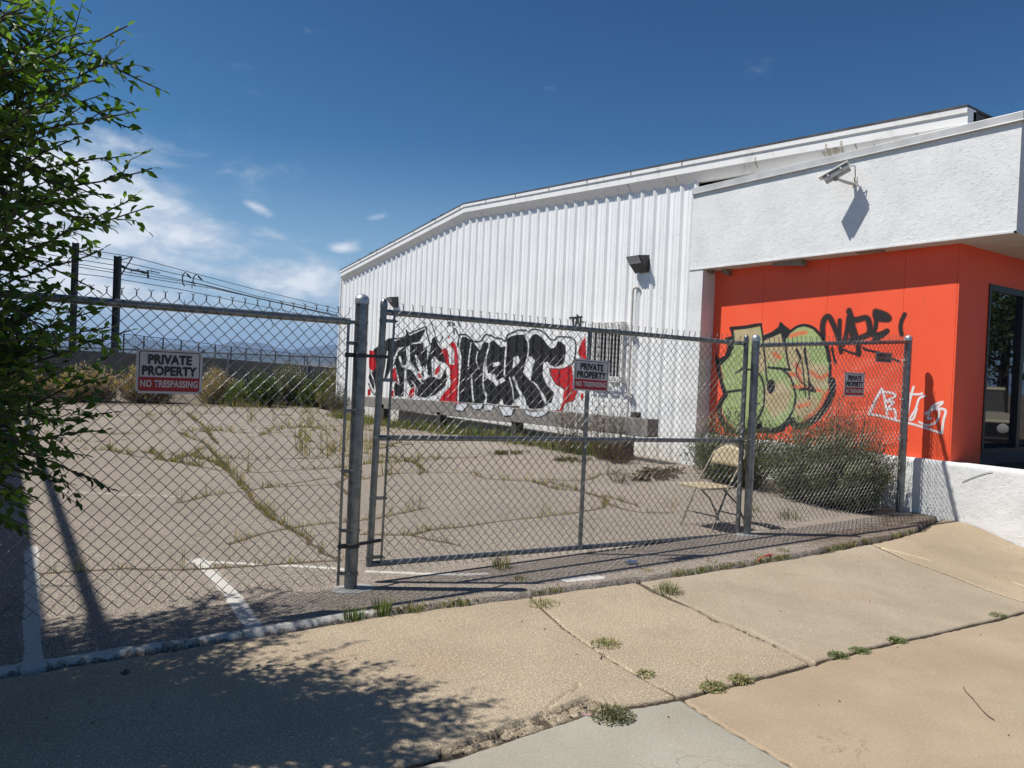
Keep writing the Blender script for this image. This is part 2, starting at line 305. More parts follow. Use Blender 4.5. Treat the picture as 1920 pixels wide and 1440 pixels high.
def dist_poly(X, Y, pts):
    D = np.full(np.shape(X), 1e9)
    for (x0, y0), (x1, y1) in zip(pts[:-1], pts[1:]):
        dx, dy = x1-x0, y1-y0; t = np.clip(((X-x0)*dx+(Y-y0)*dy)/(dx*dx+dy*dy+1e-12), 0, 1)
        D = np.minimum(D, np.hypot(X-x0-t*dx, Y-y0-t*dy))
    return D
def inpoly(X, Y, pts):
    r = np.zeros(np.shape(X), bool); n = len(pts)
    for i in range(n):
        x0, y0 = pts[i]; x1, y1 = pts[i-1]
        if y0 == y1: continue
        r ^= ((y0 > Y) != (y1 > Y)) & (X < (x1-x0)*(Y-y0)/(y1-y0)+x0)
    return r
# base ground to the horizon
xs = np.concatenate([-np.geomspace(20000, 14, 26), np.linspace(-12, 20, 65), np.geomspace(22, 20000, 26)])
ys = np.concatenate([-np.geomspace(20000, 14, 26), np.linspace(-12, 32, 89), np.geomspace(34, 20000, 26)])
X, Y = np.meshgrid(xs, ys, indexing='ij')
Z = np.where(Y < 4.4, walk_z(X, Y), lot_z(X, Y))-.07
Z = np.where((X > 9.6), -.1, Z)
Z = Z-.8*ss((Y-31)/60)-(np.hypot(X, Y) > 150)*2.0
grid_mesh('ground', np.stack([X, Y, Z], -1), DIRT)['kind'] = 'structure'
# sidewalk with real joints, spalls and tilt
xs = np.arange(-1.2, 9.2, .011); ts = np.linspace(0, 1, 330)
X = np.repeat(xs[:, None], len(ts), 1); ye = edge_y(xs)-.022+(fbm(xs, xs*0, 6, 3)-.5)*.05
Y = .75+(ye[:, None]-.75)*ts[None]
g2 = lambda pts: [tuple(gpt(*p)[:2]) for p in pts]
def wob(pts, amp, seed, step=.04):
    out = []
    for (x0, y0), (x1, y1) in zip(pts[:-1], pts[1:]):
        n = max(1, int(math.hypot(x1-x0, y1-y0)/step))
        for i in range(n):
            t = i/n; x = x0+(x1-x0)*t; y = y0+(y1-y0)*t; out.append((x+(fbm(x, y, 9, seed)-.5)*amp, y+(fbm(x, y, 9, seed+9)-.5)*amp))
    out.append(pts[-1]); return out
j_long = [(-1.3, 2.62)]+g2([(745, 1440), (860, 1415), (1000, 1370), (1110, 1335), (1275, 1310), (1525, 1245), (1700, 1200), (1919, 1148)])+[(9.3, 2.4)]
j_a = g2([(985, 1105), (1000, 1125), (1060, 1180), (1150, 1240), (1275, 1310)]); j_b = g2([(1185, 1085), (1230, 1110), (1295, 1138), (1345, 1163), (1400, 1183), (1450, 1208), (1525, 1245)])
j_c = g2([(1610, 1012), (1700, 1050), (1790, 1082), (1919, 1128)]); j_d = g2([(1275, 1310), (1345, 1355), (1420, 1398), (1490, 1440)])
j_d += [(j_d[-1][0]+(j_d[-1][0]-j_d[-2][0])*4, j_d[-1][1]+(j_d[-1][1]-j_d[-2][1])*4)]
j_e = [(j_long[0][0]+1.15, 2.6), (-.1, 4.2)]
joints = [(wob(j_long, .02, 11), .013), (wob(j_a, .01, 12), .007), (wob(j_b, .05, 13), .017), (wob(j_c, .012, 14), .015), (wob(j_d, .006, 15), .006)]
groove = np.zeros_like(X); dirt = np.zeros_like(X); spl_line = 0
for pts, w in joints:
    D = dist_poly(X, Y, pts); ww = w*(.7+.9*fbm(X, Y, 5, 21)); groove = np.maximum(groove, 1-ss(D/(ww*1.6))); dirt = np.maximum(dirt, 1-ss((D-ww*.5)/(ww*1.3)))
sp_c = g2([(850, 1418), (930, 1392), (1000, 1365), (1060, 1345), (1120, 1322)])
Dsp = dist_poly(X, Y, [(a, b+.035) for a, b in sp_c]); spall = (1-ss((Dsp-.02-.05*fbm(X, Y, 6, 31))/.007))*(Y > np.interp(X, *zip(*j_long))-.01)
esp = Dsp-.02-.05*fbm(X, Y, 6, 31); spl_line = np.exp(-(esp/.007)**2)*(fbm(X, Y, 5, 38) > .42)*(Y > np.interp(X, *zip(*j_long)))
Dsb = dist_poly(X, Y, [(a+.02, b+.015) for a, b in j_b[2:]]); spall = np.maximum(spall, (1-ss((Dsb-.03*fbm(X, Y, 9, 33))/.01))*.9)
crk = wob(g2([(1005, 1345), (1035, 1320), (1062, 1300), (1085, 1292), (1085, 1278)]), .02, 41); groove = np.maximum(groove, .5*(1-ss(dist_poly(X, Y, crk)/.008))); dirt = np.maximum(dirt, .8*(1-ss(dist_poly(X, Y, crk)/.008)))
groove = np.maximum(groove, spl_line*.8); dirt = np.maximum(dirt, spl_line*.95); chunk = np.abs(fbm(X, Y, 14, 35, 3)-.5)*2
Z = walk_z(X, Y)+(fbm(X, Y, 3, 5)-.5)*.002-groove*.03-spall*(.010+.045*chunk)-.03*ss((ts[None]-.985)/.015)
tint = np.ones(X.shape+(4,)); lo = Y < np.interp(X, *zip(*j_long)); xd = np.interp(Y, [p[1] for p in j_d][::-1], [p[0] for p in j_d][::-1])
c_up = np.array([.375, .305, .215]); c_gray = np.array([.345, .325, .27]); c_tan = np.array([.385, .30, .205]); c_r = np.array([.39, .315, .215])
tint[..., :3] = c_up; tint[lo & (X < xd), :3] = c_gray; tint[lo & (X >= xd), :3] = c_tan
xb = np.interp(Y, [p[1] for p in j_b][::-1], [p[0] for p in j_b][::-1]); xc = np.interp(Y, [p[1] for p in j_c][::-1], [p[0] for p in j_c][::-1])
tint[(~lo) & (X > xb), :3] = (.37, .31, .23); tint[(~lo) & (X > xc), :3] = c_r
tint[..., :3] *= (1-.18*(fbm(X, Y, 1.3, 51)[..., None]-.5)); tint[..., :3] = tint[..., :3]*(1-.25*spall[..., None])
speck = np.where(lo, .12, np.where(X > xb, .35, 1.0))
yl = dist_poly(X, Y, g2([(1632, 1023), (1745, 1051)])); yl2 = dist_poly(X, Y, g2([(1898, 1090), (1920, 1099)])); m_ = np.minimum(yl, yl2) < .010; tint[m_, :3] = (.70, .62, .38)
dirt = np.maximum(dirt, .75*ss((Y-(edge_y(X)-.09-.05*fbm(X, Y, 7, 61)))/.06)); dirt = np.maximum(dirt, spall*ss((chunk-.18)/.25)*.9)
grid_mesh('sidewalk', np.stack([X, Y, Z], -1), WALK, attrs={'tint': tint, 'dirt': dirt, 'speck': speck})['kind'] = 'structure'
# asphalt lot
xs = np.concatenate([np.arange(-14, -1, .25), np.arange(-1, 9.4, .02)]); y0 = edge_y(xs)+(fbm(xs, xs*0+3, 7, 71)-.5)*.06+(fbm(xs, xs*0+3, 22, 72)-.5)*.02
ts = np.concatenate([np.arange(0, 5.3, .02), 5.3+np.cumsum(np.geomspace(.02, .5, 110))]); ts = ts[ts < 24.6]
X = np.repeat(xs[:, None], len(ts), 1); Y = y0[:, None]+ts[None]
lines = [g2([(62, 1262), (60, 1150), (59, 1028)]), g2([(478, 1185), (430, 1110), (372, 1052)]), g2([(360, 1055), (480, 1060), (600, 1066), (660, 1072)]), g2([(690, 1074), (780, 1078), (860, 1080), (910, 1078)])]
lw = (.038, .045, .024, .024)
paint = np.zeros_like(X)
for p, w in zip(lines, lw): paint = np.maximum(paint, (.55+.4*fbm(X, Y, 7, 78))*(1-ss((dist_poly(X, Y, p)-w)/.015)))
paint = np.maximum(paint, .45*(1-ss((dist_poly(X, Y, g2([(100, 920), (240, 928), (330, 931)]))-.05)/.02)))
paint = np.maximum(paint, (1-ss((Y-y0[:, None]-.025-.06*fbm(X, Y, 4, 73))/.02))*np.clip(1.0-ss((X-1.5)/1.2), 0, 1)*(.35+.75*fbm(X, Y, 6, 79))*(ts[None] > .015))
paint = np.maximum(paint, .62*(1-ss((dist_poly(X, Y, g2([(1060, 1090), (1120, 1085)]))-.05)/.02)))
zA = zpt(680, 720, 3.3103); zB = zpt(0, 720, 2.572)
cracks = [[zA(a, b)[:2] for a, b in P] for P in (
    [(0, 940), (300, 945), (430, 910), (700, 880), (900, 850), (1100, 830), (1330, 800), (1500, 770), (1520, 720), (1440, 690), (1350, 665), (1200, 650), (1050, 600), (870, 595), (740, 580), (700, 550), (400, 550), (200, 555), (0, 590)],
    [(1530, 745), (1650, 790), (1760, 805), (1920, 805)], [(0, 490), (180, 490), (420, 470), (540, 460), (720, 450)], [(0, 395), (100, 400), (250, 360)], [(300, 945), (420, 975), (600, 1010)], [(1100, 590), (1380, 600), (1500, 555), (1700, 560)], [(60, 290), (300, 300), (660, 310)])]
cracks += [[zB(a, b)[:2] for a, b in P] for P in (
    [(940, 350), (1030, 375), (1090, 410), (1180, 500), (1260, 610), (1400, 700), (1480, 755), (1560, 820), (1640, 850)], [(350, 310), (700, 330), (940, 350), (1200, 362), (1640, 355)], [(150, 235), (560, 240), (860, 235), (1250, 215), (1640, 205)],
    [(150, 150), (640, 152), (900, 142), (1400, 150)], [(600, 105), (1100, 112), (1640, 118)], [(860, 235), (1000, 290), (1090, 410)], [(900, 142), (980, 200), (1050, 290)], [(1260, 500), (1640, 480)])]
rc = random.Random(5)
for _ in range(26):   # side branches and faint extra cracks
    x, y = rc.uniform(.2, 8.0), rc.uniform(5.4, 17); a = rc.choice((0, 0, 1.57))+rc.uniform(-.5, .5); c = [(x, y)]
    for k in range(rc.randint(3, 7)): a += rc.uniform(-.45, .45); x += math.cos(a)*.5; y += math.sin(a)*.5; c.append((x, y))
    if all(-1 < q[0] < 8.3 and q[1] > 5.0 for q in c): cracks.append(c)
cracks = [wob([tuple(p) for p in c], .10, 80+i, .15) for i, c in enumerate(cracks)]
dirt = np.zeros_like(X)
for c in cracks:
    xs_, ys_ = zip(*c); sel = (X[:, 0] > min(xs_)-.3) & (X[:, 0] < max(xs_)+.3)
    D = dist_poly(X[sel], Y[sel], c); w = .026+.03*fbm(X[sel], Y[sel], 2, 91)+.0022*np.clip(Y[sel]-6, 0, 20); dirt[sel] = np.maximum(dirt[sel], 1-ss(D/w))
dirt = np.maximum(dirt, .42*ss((X-5.2)/1.5)*(1-ss((Y-y0[:, None]-.25-.3*fbm(X, Y, 2, 92))/.15)))
Z = lot_z(X, Y)+.012*(1-ss((Y-6)/2))+(fbm(X, Y, .8, 74)-.5)*.006-dirt*.010*(Y > 4.7)+(fbm(X, Y, 30, 75)-.5)*.002
Z[:, 0] = -.05
grid_mesh('parking_lot', np.stack([X, Y, Z], -1), ASPH, attrs={'paint': paint, 'dirt': dirt})['kind'] = 'structure'
# ------------------------------------------------------------------ small plants
def blades(mb, x, y, z, n, h, spread, cols, lean=.5, w=.0035):
    for _ in range(n):
        a = rnd.uniform(0, 6.283); r = spread*math.sqrt(rnd.random()); bx = x+math.cos(a)*r; by = y+math.sin(a)*r
        hh = h*rnd.uniform(.45, 1.1); l = lean*rnd.uniform(.2, 1)*hh; a2 = rnd.uniform(0, 6.283) if r < spread*.3 else a+rnd.uniform(-.8, .8)
        dx, dy = math.cos(a2)*l, math.sin(a2)*l; px_, py_ = -math.sin(a2)*w, math.cos(a2)*w; c = rnd.choice(cols); k = rnd.uniform(.75, 1.2)
        mb.add([(bx-px_, by-py_, z-.01), (bx+px_, by+py_, z-.01), (bx+dx*.4+px_*.8, by+dy*.4+py_*.8, z+hh*.6), (bx+dx*.4-px_*.8, by+dy*.4-py_*.8, z+hh*.6), (bx+dx, by+dy, z+hh)],
               [(0, 1, 2, 3), (3, 2, 4)], tuple(v*k for v in c))
G_GREEN = [(.13, .18, .05), (.17, .20, .07), (.10, .14, .04)]; G_DRY = [(.46, .35, .17), (.38, .29, .14), (.30, .27, .11), (.24, .24, .09)]; G_MIX = G_GREEN+G_DRY
crackgrass = MB()
for ci, c in enumerate(cracks):
    for (x0, y0_), (x1, y1) in zip(c[:-1], c[1:]):
        Ls = math.hypot(x1-x0, y1-y0_); far = y0_ > 9
        dens_ = .04+fbm(np.array([x0]), np.array([y0_]), 1.3, 99)[0]
        for _ in range(int(Ls*(16 if ci in (0, 7) else 9)*(1.6 if dens_ > .52 else .5))):
            t = rnd.random(); x = x0+(x1-x0)*t; y = y0_+(y1-y0_)*t
            if y < 4.9 or x > 8.3: continue
            blades(crackgrass, x, y, gz(x, y), 9 if far else 11, rnd.uniform(.03, .10) if rnd.random() < .9 else .22, .05, G_DRY if rnd.random() < .6 else G_MIX, .6, .0032 if far else .0022)
for _ in range(170):   # tall dry stalks on the far part of the lot
    px_, py_ = rnd.choice([(rnd.uniform(230, 640), rnd.uniform(752, 800)), (rnd.uniform(560, 700), rnd.uniform(770, 860)), (rnd.uniform(400, 640), rnd.uniform(745, 770))]); p = gpt(px_, py_)
    if p[0] > 8.4: continue
    blades(crackgrass, p[0], p[1], p[2], 14, rnd.uniform(.12, .5), .12, G_DRY if rnd.random() < .8 else G_MIX, .4, .0035)
crackgrass.build('grass', GRASS, kind='stuff', label='dry and green grass growing in the cracks of the parking lot')
strip = MB()
for _ in range(420):
    t = rnd.random(); x = .9+t*7.3; y = float(edge_y(x))+rnd.gauss(0, .022); d_ = fbm(np.array([x]), np.array([0.]), 2.2, 77)[0]
    if d_ < .47 or (x < 2.0 and rnd.random() < .7): continue
    blades(strip, x, y, gz(x, y), 7, rnd.uniform(.015, .04), .025, G_MIX, .9, .0028)
for px_, py_ in ((1660, 700),): pass
for _ in range(500):   # weeds under the timber beam along the warehouse
    y = rnd.uniform(9.3, 22); x = 8.55-abs(rnd.gauss(0, .18)); blades(strip, x, y, gz(x, y), 9, rnd.uniform(.10, .30), .09, G_MIX+G_GREEN, .5, .009)
strip.build('weeds', GRASS, kind='stuff', label='low weeds along the edge of the lot and the wall')
def tuft(name, label, px_, py_, n, h, spread, cols, lean=.7, leafy=False, grp='weeds in the sidewalk joints'):
    p = gpt(px_, py_); mb = MB()
    blades(mb, p[0], p[1], p[2], n, h, spread, cols, lean, .0026)
    if leafy:
        for _ in range(n*5):
            a = rnd.uniform(0, 6.283); r = spread*2.0*math.sqrt(rnd.random()); x = p[0]+math.cos(a)*r; y = p[1]+math.sin(a)*r*.8; z = p[2]+rnd.uniform(.005, h*(1-r/spread/2.6)); s_ = rnd.uniform(.004, .009)
            c = rnd.choice(cols); a = rnd.uniform(0, 6.28); u = np.array([math.cos(a), math.sin(a), rnd.uniform(-.3, .8)]); v = np.array([-math.sin(a), math.cos(a), rnd.uniform(-.5, .5)]); q = np.array([x, y, z])
            mb.add([q-u*s_, q+v*s_*.6, q+u*s_, q-v*s_*.6], [(0, 1, 2, 3)], c)
    props(mb.build(name, GRASS, origin=tuple(p)), label, 'weed', grp)
tuft('weed_tuft', 'dark green grass clump at the asphalt edge, nearest the thick gate post', 663, 1158, 75, .085, .06, G_GREEN)
tuft('weed_tuft', 'bright green grass clump with white paint flakes beside it', 716, 1148, 80, .10, .055, G_GREEN+[(.15, .19, .05)])
tuft('weed_tuft', 'third small grass clump right of the thick gate post', 775, 1145, 45, .06, .06, G_MIX)
tuft('weed_tuft', 'tall grass clump under the gate with a dry brown leaf', 938, 1068, 80, .13, .06, G_MIX)
tuft('weed_tuft', 'small grass clump just below the gate shadow', 975, 1090, 35, .07, .05, G_MIX)
tuft('weed_tuft', 'low weed at the top end of the left cross joint', 1018, 1133, 35, .04, .06, G_MIX, .9, True)
tuft('weed_tuft', 'pale feathery weed at the top of the broken joint', 1250, 1110, 60, .09, .07, [(.2, .2, .1), (.15, .17, .07)], .7, True)
tuft('weed_tuft', 'small weed halfway down the left cross joint', 1137, 1208, 40, .035, .05, G_MIX, 1, True)
tuft('weed_tuft', 'tiny weed low on the left cross joint', 1210, 1265, 22, .025, .03, G_MIX, 1, True)
tuft('weed_tuft', 'large bushy weed on the crumbling joint above the gray slab', 1150, 1345, 90, .06, .055, [(.10, .12, .05), (.16, .15, .07), (.22, .19, .10)], 1, True)
tuft('weed_tuft', 'weed in the long joint right of the slab corner', 1338, 1290, 45, .04, .04, G_MIX, 1, True)
tuft('weed_tuft', 'second weed in the long joint right of the slab corner', 1388, 1276, 45, .035, .04, G_MIX, 1, True)
tuft('weed_tuft', 'flat dark weed in the long joint near the foot of the broken joint', 1572, 1230, 35, .025, .035, G_GREEN, 1.3, True)
tuft('weed_tuft', 'flat dark weed in the middle of the long joint', 1612, 1221, 30, .022, .035, G_GREEN, 1.3, True)
tuft('weed_tuft', 'dark leafy weed on the right part of the long joint', 1682, 1202, 40, .03, .035, G_GREEN, 1.3, True)
tuft('weed_tuft', 'rightmost small weed of the long joint', 1872, 1155, 25, .03, .04, G_GREEN, 1, True)
tuft('weed_tuft', 'green tuft on the edge strip left of the red plastic strip', 1340, 1056, 40, .045, .07, G_MIX)
tuft('weed_tuft', 'green tuft on the edge strip beside the red plastic strip', 1418, 1046, 40, .045, .06, G_MIX)
tuft('weed_tuft', 'green tuft on the edge strip right of the red plastic strip', 1468, 1036, 55, .05, .05, G_MIX)
tuft('weed_tuft', 'grass tuft by the foot of the small gate post', 1412, 960, 40, .12, .07, G_GREEN)
tuft('weed_tuft', 'small dry tuft beside the crushed can', 1210, 1073, 30, .05, .05, G_DRY)
tuft('weed_tuft', 'grassy tuft in front of the big bush behind the fence', 1480, 975, 70, .16, .14, [(.16, .19, .08), (.10, .14, .05)])
# ------------------------------------------------------------------ chain link
def chain(name, parent, x0, x1, y0, y1, zb0, zb1, zt0, zt1, pitch=.0755, r=.0024, n=5, fine=True, barbs=True, mat_=None):
    """woven fabric between two ends; zb/zt heights at both ends; each wire is a flattened zigzag spiral"""
    L_ = math.hypot(x1-x0, y1-y0); dx, dy = (x1-x0)/L_, (y1-y0)/L_; nx, ny = dy, -dx; sp_ = pitch/2; N_ = int(L_/sp_); hp = pitch/2; am = sp_/2; mb = MB()
    for i in range(N_+1):
        c = i*sp_+am; t = min(c/L_, 1); zb = zb0+(zb1-zb0)*t; zt = zt0+(zt1-zt0)*t; K = int((zt-zb)/hp); P = []
        if c > L_: break
        j = rnd.uniform(-.003, .003); bow = lambda s_: .006*math.sin(s_*1.3+zb0*7)
        for k in range(K+1):
            sg = 1 if (k+i) % 2 else -1; z = zb+k*(zt-zb)/K; a = c+sg*(am+.0012)
            def pt(a, z, o): b = bow(a)+j; return (x0+dx*a+nx*(o+b), y0+dy*a+ny*(o+b), z)
            P.append(pt(a, z, 0))
            if k < K and fine:
                o = (.0045 if sg < 0 else -.0045); zn = zb+(k+1)*(zt-zb)/K; an = c-sg*(am+.0012)
                for f_ in (.12, .88): P.append(pt(a+(an-a)*f_, z+(zn-z)*f_, o))
        if barbs:
            sg = 1 if (K+i) % 2 else -1; a = c+sg*am; z = zb+K*(zt-zb)/K; tw = rnd.uniform(.8, 1.2)
            P += [(x0+dx*(a+sg*.002), y0+dy*(a+sg*.002)+ny*.002, z+.016), (x0+dx*(a-sg*.002), y0+dy*(a-sg*.002), z+.024), (x0+dx*(a+sg*.012*tw), y0+dy*(a+sg*.012), z+.037)]
        mb.tube(P, r, n, caps=False)
    return mb.build(name, mat_ or WIRE, parent, smooth=True)
def cap_prof(r): return [(r*1.10, -.03), (r*1.12, 0), (r*1.10, .004), (r*.98, .016), (r*.72, .028), (r*.35, .036), (.001, .038)]
def band(p, x, y, z, r, tx=None, ty=None, name='tension_band'):
    mb = MB(); mb.lathe((x, y, z-.012), (0, 0, 1), [(r+.002, 0), (r+.0035, .001), (r+.0035, .023), (r+.002, .024)], 20)
    if tx is not None: mb.bar((x, y-r*.3, z), (tx, ty, z), .024, .005, up=(0, 1, 0)); mb.tube([(tx, ty-.02, z), (tx, ty+.02, z)], .006, 6)
    mb.build(name, GALV, p, smooth=True)
def post(name, label, px_b, py_b, y, ztop, r, cat='fence post', lean=0, group=None, zoff=0):
    b = ony(px_b, py_b, y); x = b[0]; z0 = gz(x, y)+zoff
    t = thing(name, label, cat, (x, y, z0), group)
    mb = MB(); mb.tube([(x, y, z0-.05), (x+lean, y, ztop)], r, 24); mb.build('shaft', GALV, t, smooth=True)
    MB().lathe((x+lean, y, ztop), (0, 0, 1), cap_prof(r), 24).build('cap', mat('bright_cap', (.55, .57, .58), (.42, .44, .45), 20, .38, .7), t, smooth=True)
    return t, x
YF = 4.75
pt_, xg = post('gate_post', 'thick galvanized gate post with domed cap between the left fence and the gate', 657, 1100, YF-.03, 1.955, .044, 'gate post', .005)
for z in (1.80, 1.66, 1.42*.85, .80, .40, .11): band(pt_, xg+.003, YF-.03, z, .044, xg-.075, YF)
for p_ in (1.58, .30):
    mb = MB(); mb.lathe((xg+.003, YF-.03, p_-.014), (0, 0, 1), [(.046, 0), (.0485, .001), (.0485, .027), (.046, .028)], 20); mb.bar((xg-.10, YF-.03, p_), (xg-.045, YF-.03, p_), .02, .03); mb.bar((xg+.045, YF-.015, p_), (xg+.235, YF+.03, p_), .018, .022)
    mb.build('hinge', DARKM, pt_, bevel=.003)
# left fence section
t = thing('chain_link_fence', 'galvanized chain link fence section behind the leafy tree', 'fence', (.5, YF, 0))
chain('chain_mesh', t, -1.75, xg-.075, YF, YF, .09, .05, 1.862, 1.862)
MB().tube([(-1.8, YF+.03, 1.815), (xg-.05, YF+.03, 1.805)], .0235, 18).build('top_rail', GALV, t, smooth=True)
MB().bar((xg-.077, YF, .03), (xg-.072, YF, 1.80), .018, .006, up=(0, 1, 0)).build('tension_bar', GALV, t)
mb = MB(); mb.tube([(-1.85, YF+.03, -.05), (-1.85, YF+.03, 1.84)], .03, 16); mb.build('end_post', GALV, t, smooth=True)
for px_, py_ in ((346, 586), (508, 597)):
    p = ony(px_, py_, YF-.01); MB().tube([p+np.array([-.01, -.035, .07]), p+np.array([.0, -.04, .02]), p, p+np.array([.012, 0, -.03]), p+np.array([.008, 0, -.05])], .0022, 5).build('tie_wire', GALV, t)
# gate
YG = 4.80
gl = ony(706, 800, YG)[0]; gr = ony(1391, 820, YG)[0]; zl, zr = ony(697, 1060, YG)[2], ony(1387, 1004, YG)[2]
gt0 = ony(720, 585, YG)[2]; gt1 = ony(1385, 643, YG)[2]
g = thing('swing_gate', 'wide galvanized chain link gate with a middle rail and a center upright', 'gate', (gl, YG, 0))
FR = .021
def gz_at(x, a, b): return a+(b-a)*(x-gl)/(gr-gl)
MB().tube([(gl-.015, YG, zl-.005), (gl+.02, YG, gt0+.055)], FR+.003, 18).build('upright', GALV, g, smooth=True)
MB().tube([(gr, YG, zr-.01), (gr, YG, gt1+.05)], FR+.003, 18).build('upright', GALV, g, smooth=True)
for x, z in ((gl+.02, gt0+.055), (gr, gt1+.05)): MB().lathe((x, YG, z), (0, 0, 1), cap_prof(FR+.003), 16).build('cap', GALV, g, smooth=True)
gm = ony(1096, 820, YG)[0]; zm0 = ony(760, 820, YG)[2]; zm1 = ony(1370, 827, YG)[2]
MB().tube([(gl, YG, gt0), (gr, YG, gt1)], FR, 18).build('top_rail', GALV, g, smooth=True)
MB().tube([(gl, YG, zl+.01), (gr, YG, zr+.01)], FR, 18).build('bottom_rail', GALV, g, smooth=True)
MB().tube([(gl, YG, zm0), (gr, YG, zm1)], FR*.92, 18).build('middle_rail', GALV, g, smooth=True)
MB().tube([(gm, YG-.001, gz_at(gm, zl, zr)+.01), (gm+.01, YG-.001, gz_at(gm, gt0, gt1))], FR*.9, 18).build('center_upright', GALV, g, smooth=True)
chain('chain_mesh', g, gl+.075, gr-.02, YG-.035, YG-.035, zl-.03, zr-.03, gt0+.03, gt1+.03)
MB().bar((gl+.06, YG-.03, zl), (gl+.09, YG-.03, gt0+.01), .016, .006, up=(0, 1, 0)).build('tension_bar', GALV, g)
for k in range(5):
    z = zl+.06+k*(gt0-zl-.12)/4; xx = gl-.015+.035*(z-zl)/(gt0-zl); band(g, xx, YG, z, FR+.003, xx+.085, YG-.03)
mb = MB(); rr = random.Random(3)
# latch post and right panel
pt2, xl = post('gate_post', 'slim galvanized latch post with domed cap where the gate is chained', 1400, 1010, 4.72, 1.945, .0385, 'gate post')
for z in (1.80, 1.30, .88, .55, .18): band(pt2, xl, 4.72, z, .0385, xl+.08, 4.73)
corner = np.array([9.03, 4.76]); 
tq = thing('fence_post', 'galvanized corner post with domed cap beside the white wall', 'fence post', (corner[0], corner[1], 0))
xc0, yc0 = corner; ct = onx(1694, 634, xc0)[2]
MB().tube([(xc0-.01, yc0, -.05), (xc0, yc0, ct)], .043, 22).build('shaft', GALV, tq, smooth=True)
MB().lathe((xc0, yc0, ct), (0, 0, 1), cap_prof(.043), 22).build('cap', MATS['bright_cap'], tq, smooth=True)
for z in (1.85, 1.38, .90, .55, .22): band(tq, xc0-.003, yc0, z, .043, xc0-.09, yc0)
fp = thing('chain_link_fence', 'short galvanized chain link panel in front of the bush and orange wall', 'fence', (7.5, YF, 0))
rz0 = ony(1420, 648, YF)[2]; rz1 = onx(1688, 641, xc0)[2]
chain('chain_mesh', fp, xl+.07, xc0-.07, YF-.02, yc0-.02, .04, .10, rz0+.045, rz1+.045)
MB().tube([(xl, YF, rz0), (xc0, yc0, rz1)], .0225, 18).build('top_rail', GALV, fp, smooth=True)
for x, z in ((xl+.075, rz0), (xc0-.085, rz1)): MB().bar((x, YF-.01, .06), (x, YF-.01, z), .016, .006, up=(0, 1, 0)).build('tension_bar', GALV, fp)
# concrete footings of the posts
for x, y, s_, lab in ((xg+.01, YF-.06, .13, 'concrete footing around the thick gate post'), (xl-.02, 4.70, .115, 'concrete footing around the slim latch post'), (xc0-.03, yc0-.03, .12, 'concrete footing at the corner post')):
    mb = MB(); n = 26; mb.add([(x+math.cos(6.283*k/n)*s_*(1+.25*fbm(np.array([k*1.]), np.array([x]), .9, 5)[0]), y+math.sin(6.283*k/n)*s_*.75*(1+.2*fbm(np.array([k*1.]), np.array([y]), .7, 6)[0]), gz(x, y)+zz) for zz in (-.03, .014) for k in range(n)], [tuple(range(n, 2*n))]+[(k, (k+1) % n, n+(k+1) % n, n+k) for k in range(n)])
    props(mb.build('footing', CONC, origin=(x, y, gz(x, y))), lab, 'footing')
# chain and padlock
ch = thing('chain', 'steel chain wrapped around the latch post and the gate upright', 'chain', (xl, 4.72, .95))
zc = .955; ring = []
cx0, cx1 = gr-.03, xl+.045; M = 30
for k in range(M):
    a = 2*math.pi*k/M; ring.append(((cx0+cx1)/2+math.cos(a)*(cx1-cx0)/2*1.08, 4.755+math.sin(a)*.085, zc+.012*math.sin(3*a)))
mb = MB()
for k in range(M):
    p0 = np.array(ring[k]); p1 = np.array(ring[(k+1) % M]); d = p1-p0; d /= np.linalg.norm(d); c = (p0+p1)/2; s_ = np.cross(d, (0, 0, 1)) if k % 2 else np.array([0, 0, 1.]); l = np.linalg.norm(p1-p0)*.72
    mb.tube([c+d*l*math.cos(q)+s_*.009*math.sin(q) for q in np.linspace(0, 2*math.pi, 9)[:-1]], .0032, 5, closed=True)
mb.build('links', mat('chain_steel', (.30, .30, .30), (.14, .13, .12), 40, .4, .8), ch, smooth=True)
lkp = ony(1424, 798, 4.70)
lk = thing('padlock', 'black padlock hanging on the chain by the latch post', 'padlock', tuple(lkp))
MB().box(lkp[0]-.028, lkp[1]-.012, lkp[2]-.03, lkp[0]+.028, lkp[1]+.012, lkp[2]+.02).build('body', DARKM, lk, bevel=.004)
MB().tube([lkp+np.array([-.04*math.cos(a)*.5-.03*(1-math.sin(a)), 0, .015+.035*math.sin(a)]) for a in np.linspace(0, math.pi, 9)], .004, 7).build('shackle', GALV, lk, smooth=True)
# ------------------------------------------------------------------ signs
def text_obj(body, name, parent, x0, x1, z0, z1, y, mat_, ax=(1, 0, 0), org=(0, 0, 0), bold=.022, kind=None):
    cu = bpy.data.curves.new(name, 'FONT'); cu.body = body; cu.size = 1; cu.offset = bold; cu.extrude = .0; cu.space_character = 1.06
    tmp = bpy.data.objects.new('tmp', cu); COL.objects.link(tmp); dg = bpy.context.evaluated_depsgraph_get(); dg.update()
    me = bpy.data.meshes.new_from_object(tmp.evaluated_get(dg)); bpy.data.objects.remove(tmp)
    co = np.array([v.co for v in me.vertices]); mn = co.min(0); mxx = co.max(0); u = (co[:, 0]-mn[0])/(mxx[0]-mn[0]); w = (co[:, 1]-mn[1])/(mxx[1]-mn[1])
    P = np.stack([x0+(x1-x0)*u, np.full(len(u), y), z0+(z1-z0)*w], -1)
    me.vertices.foreach_set('co', P.astype(np.float32).ravel()); me.update(); me.materials.clear()
    o = link_mesh(name, me, mat_, parent); return o
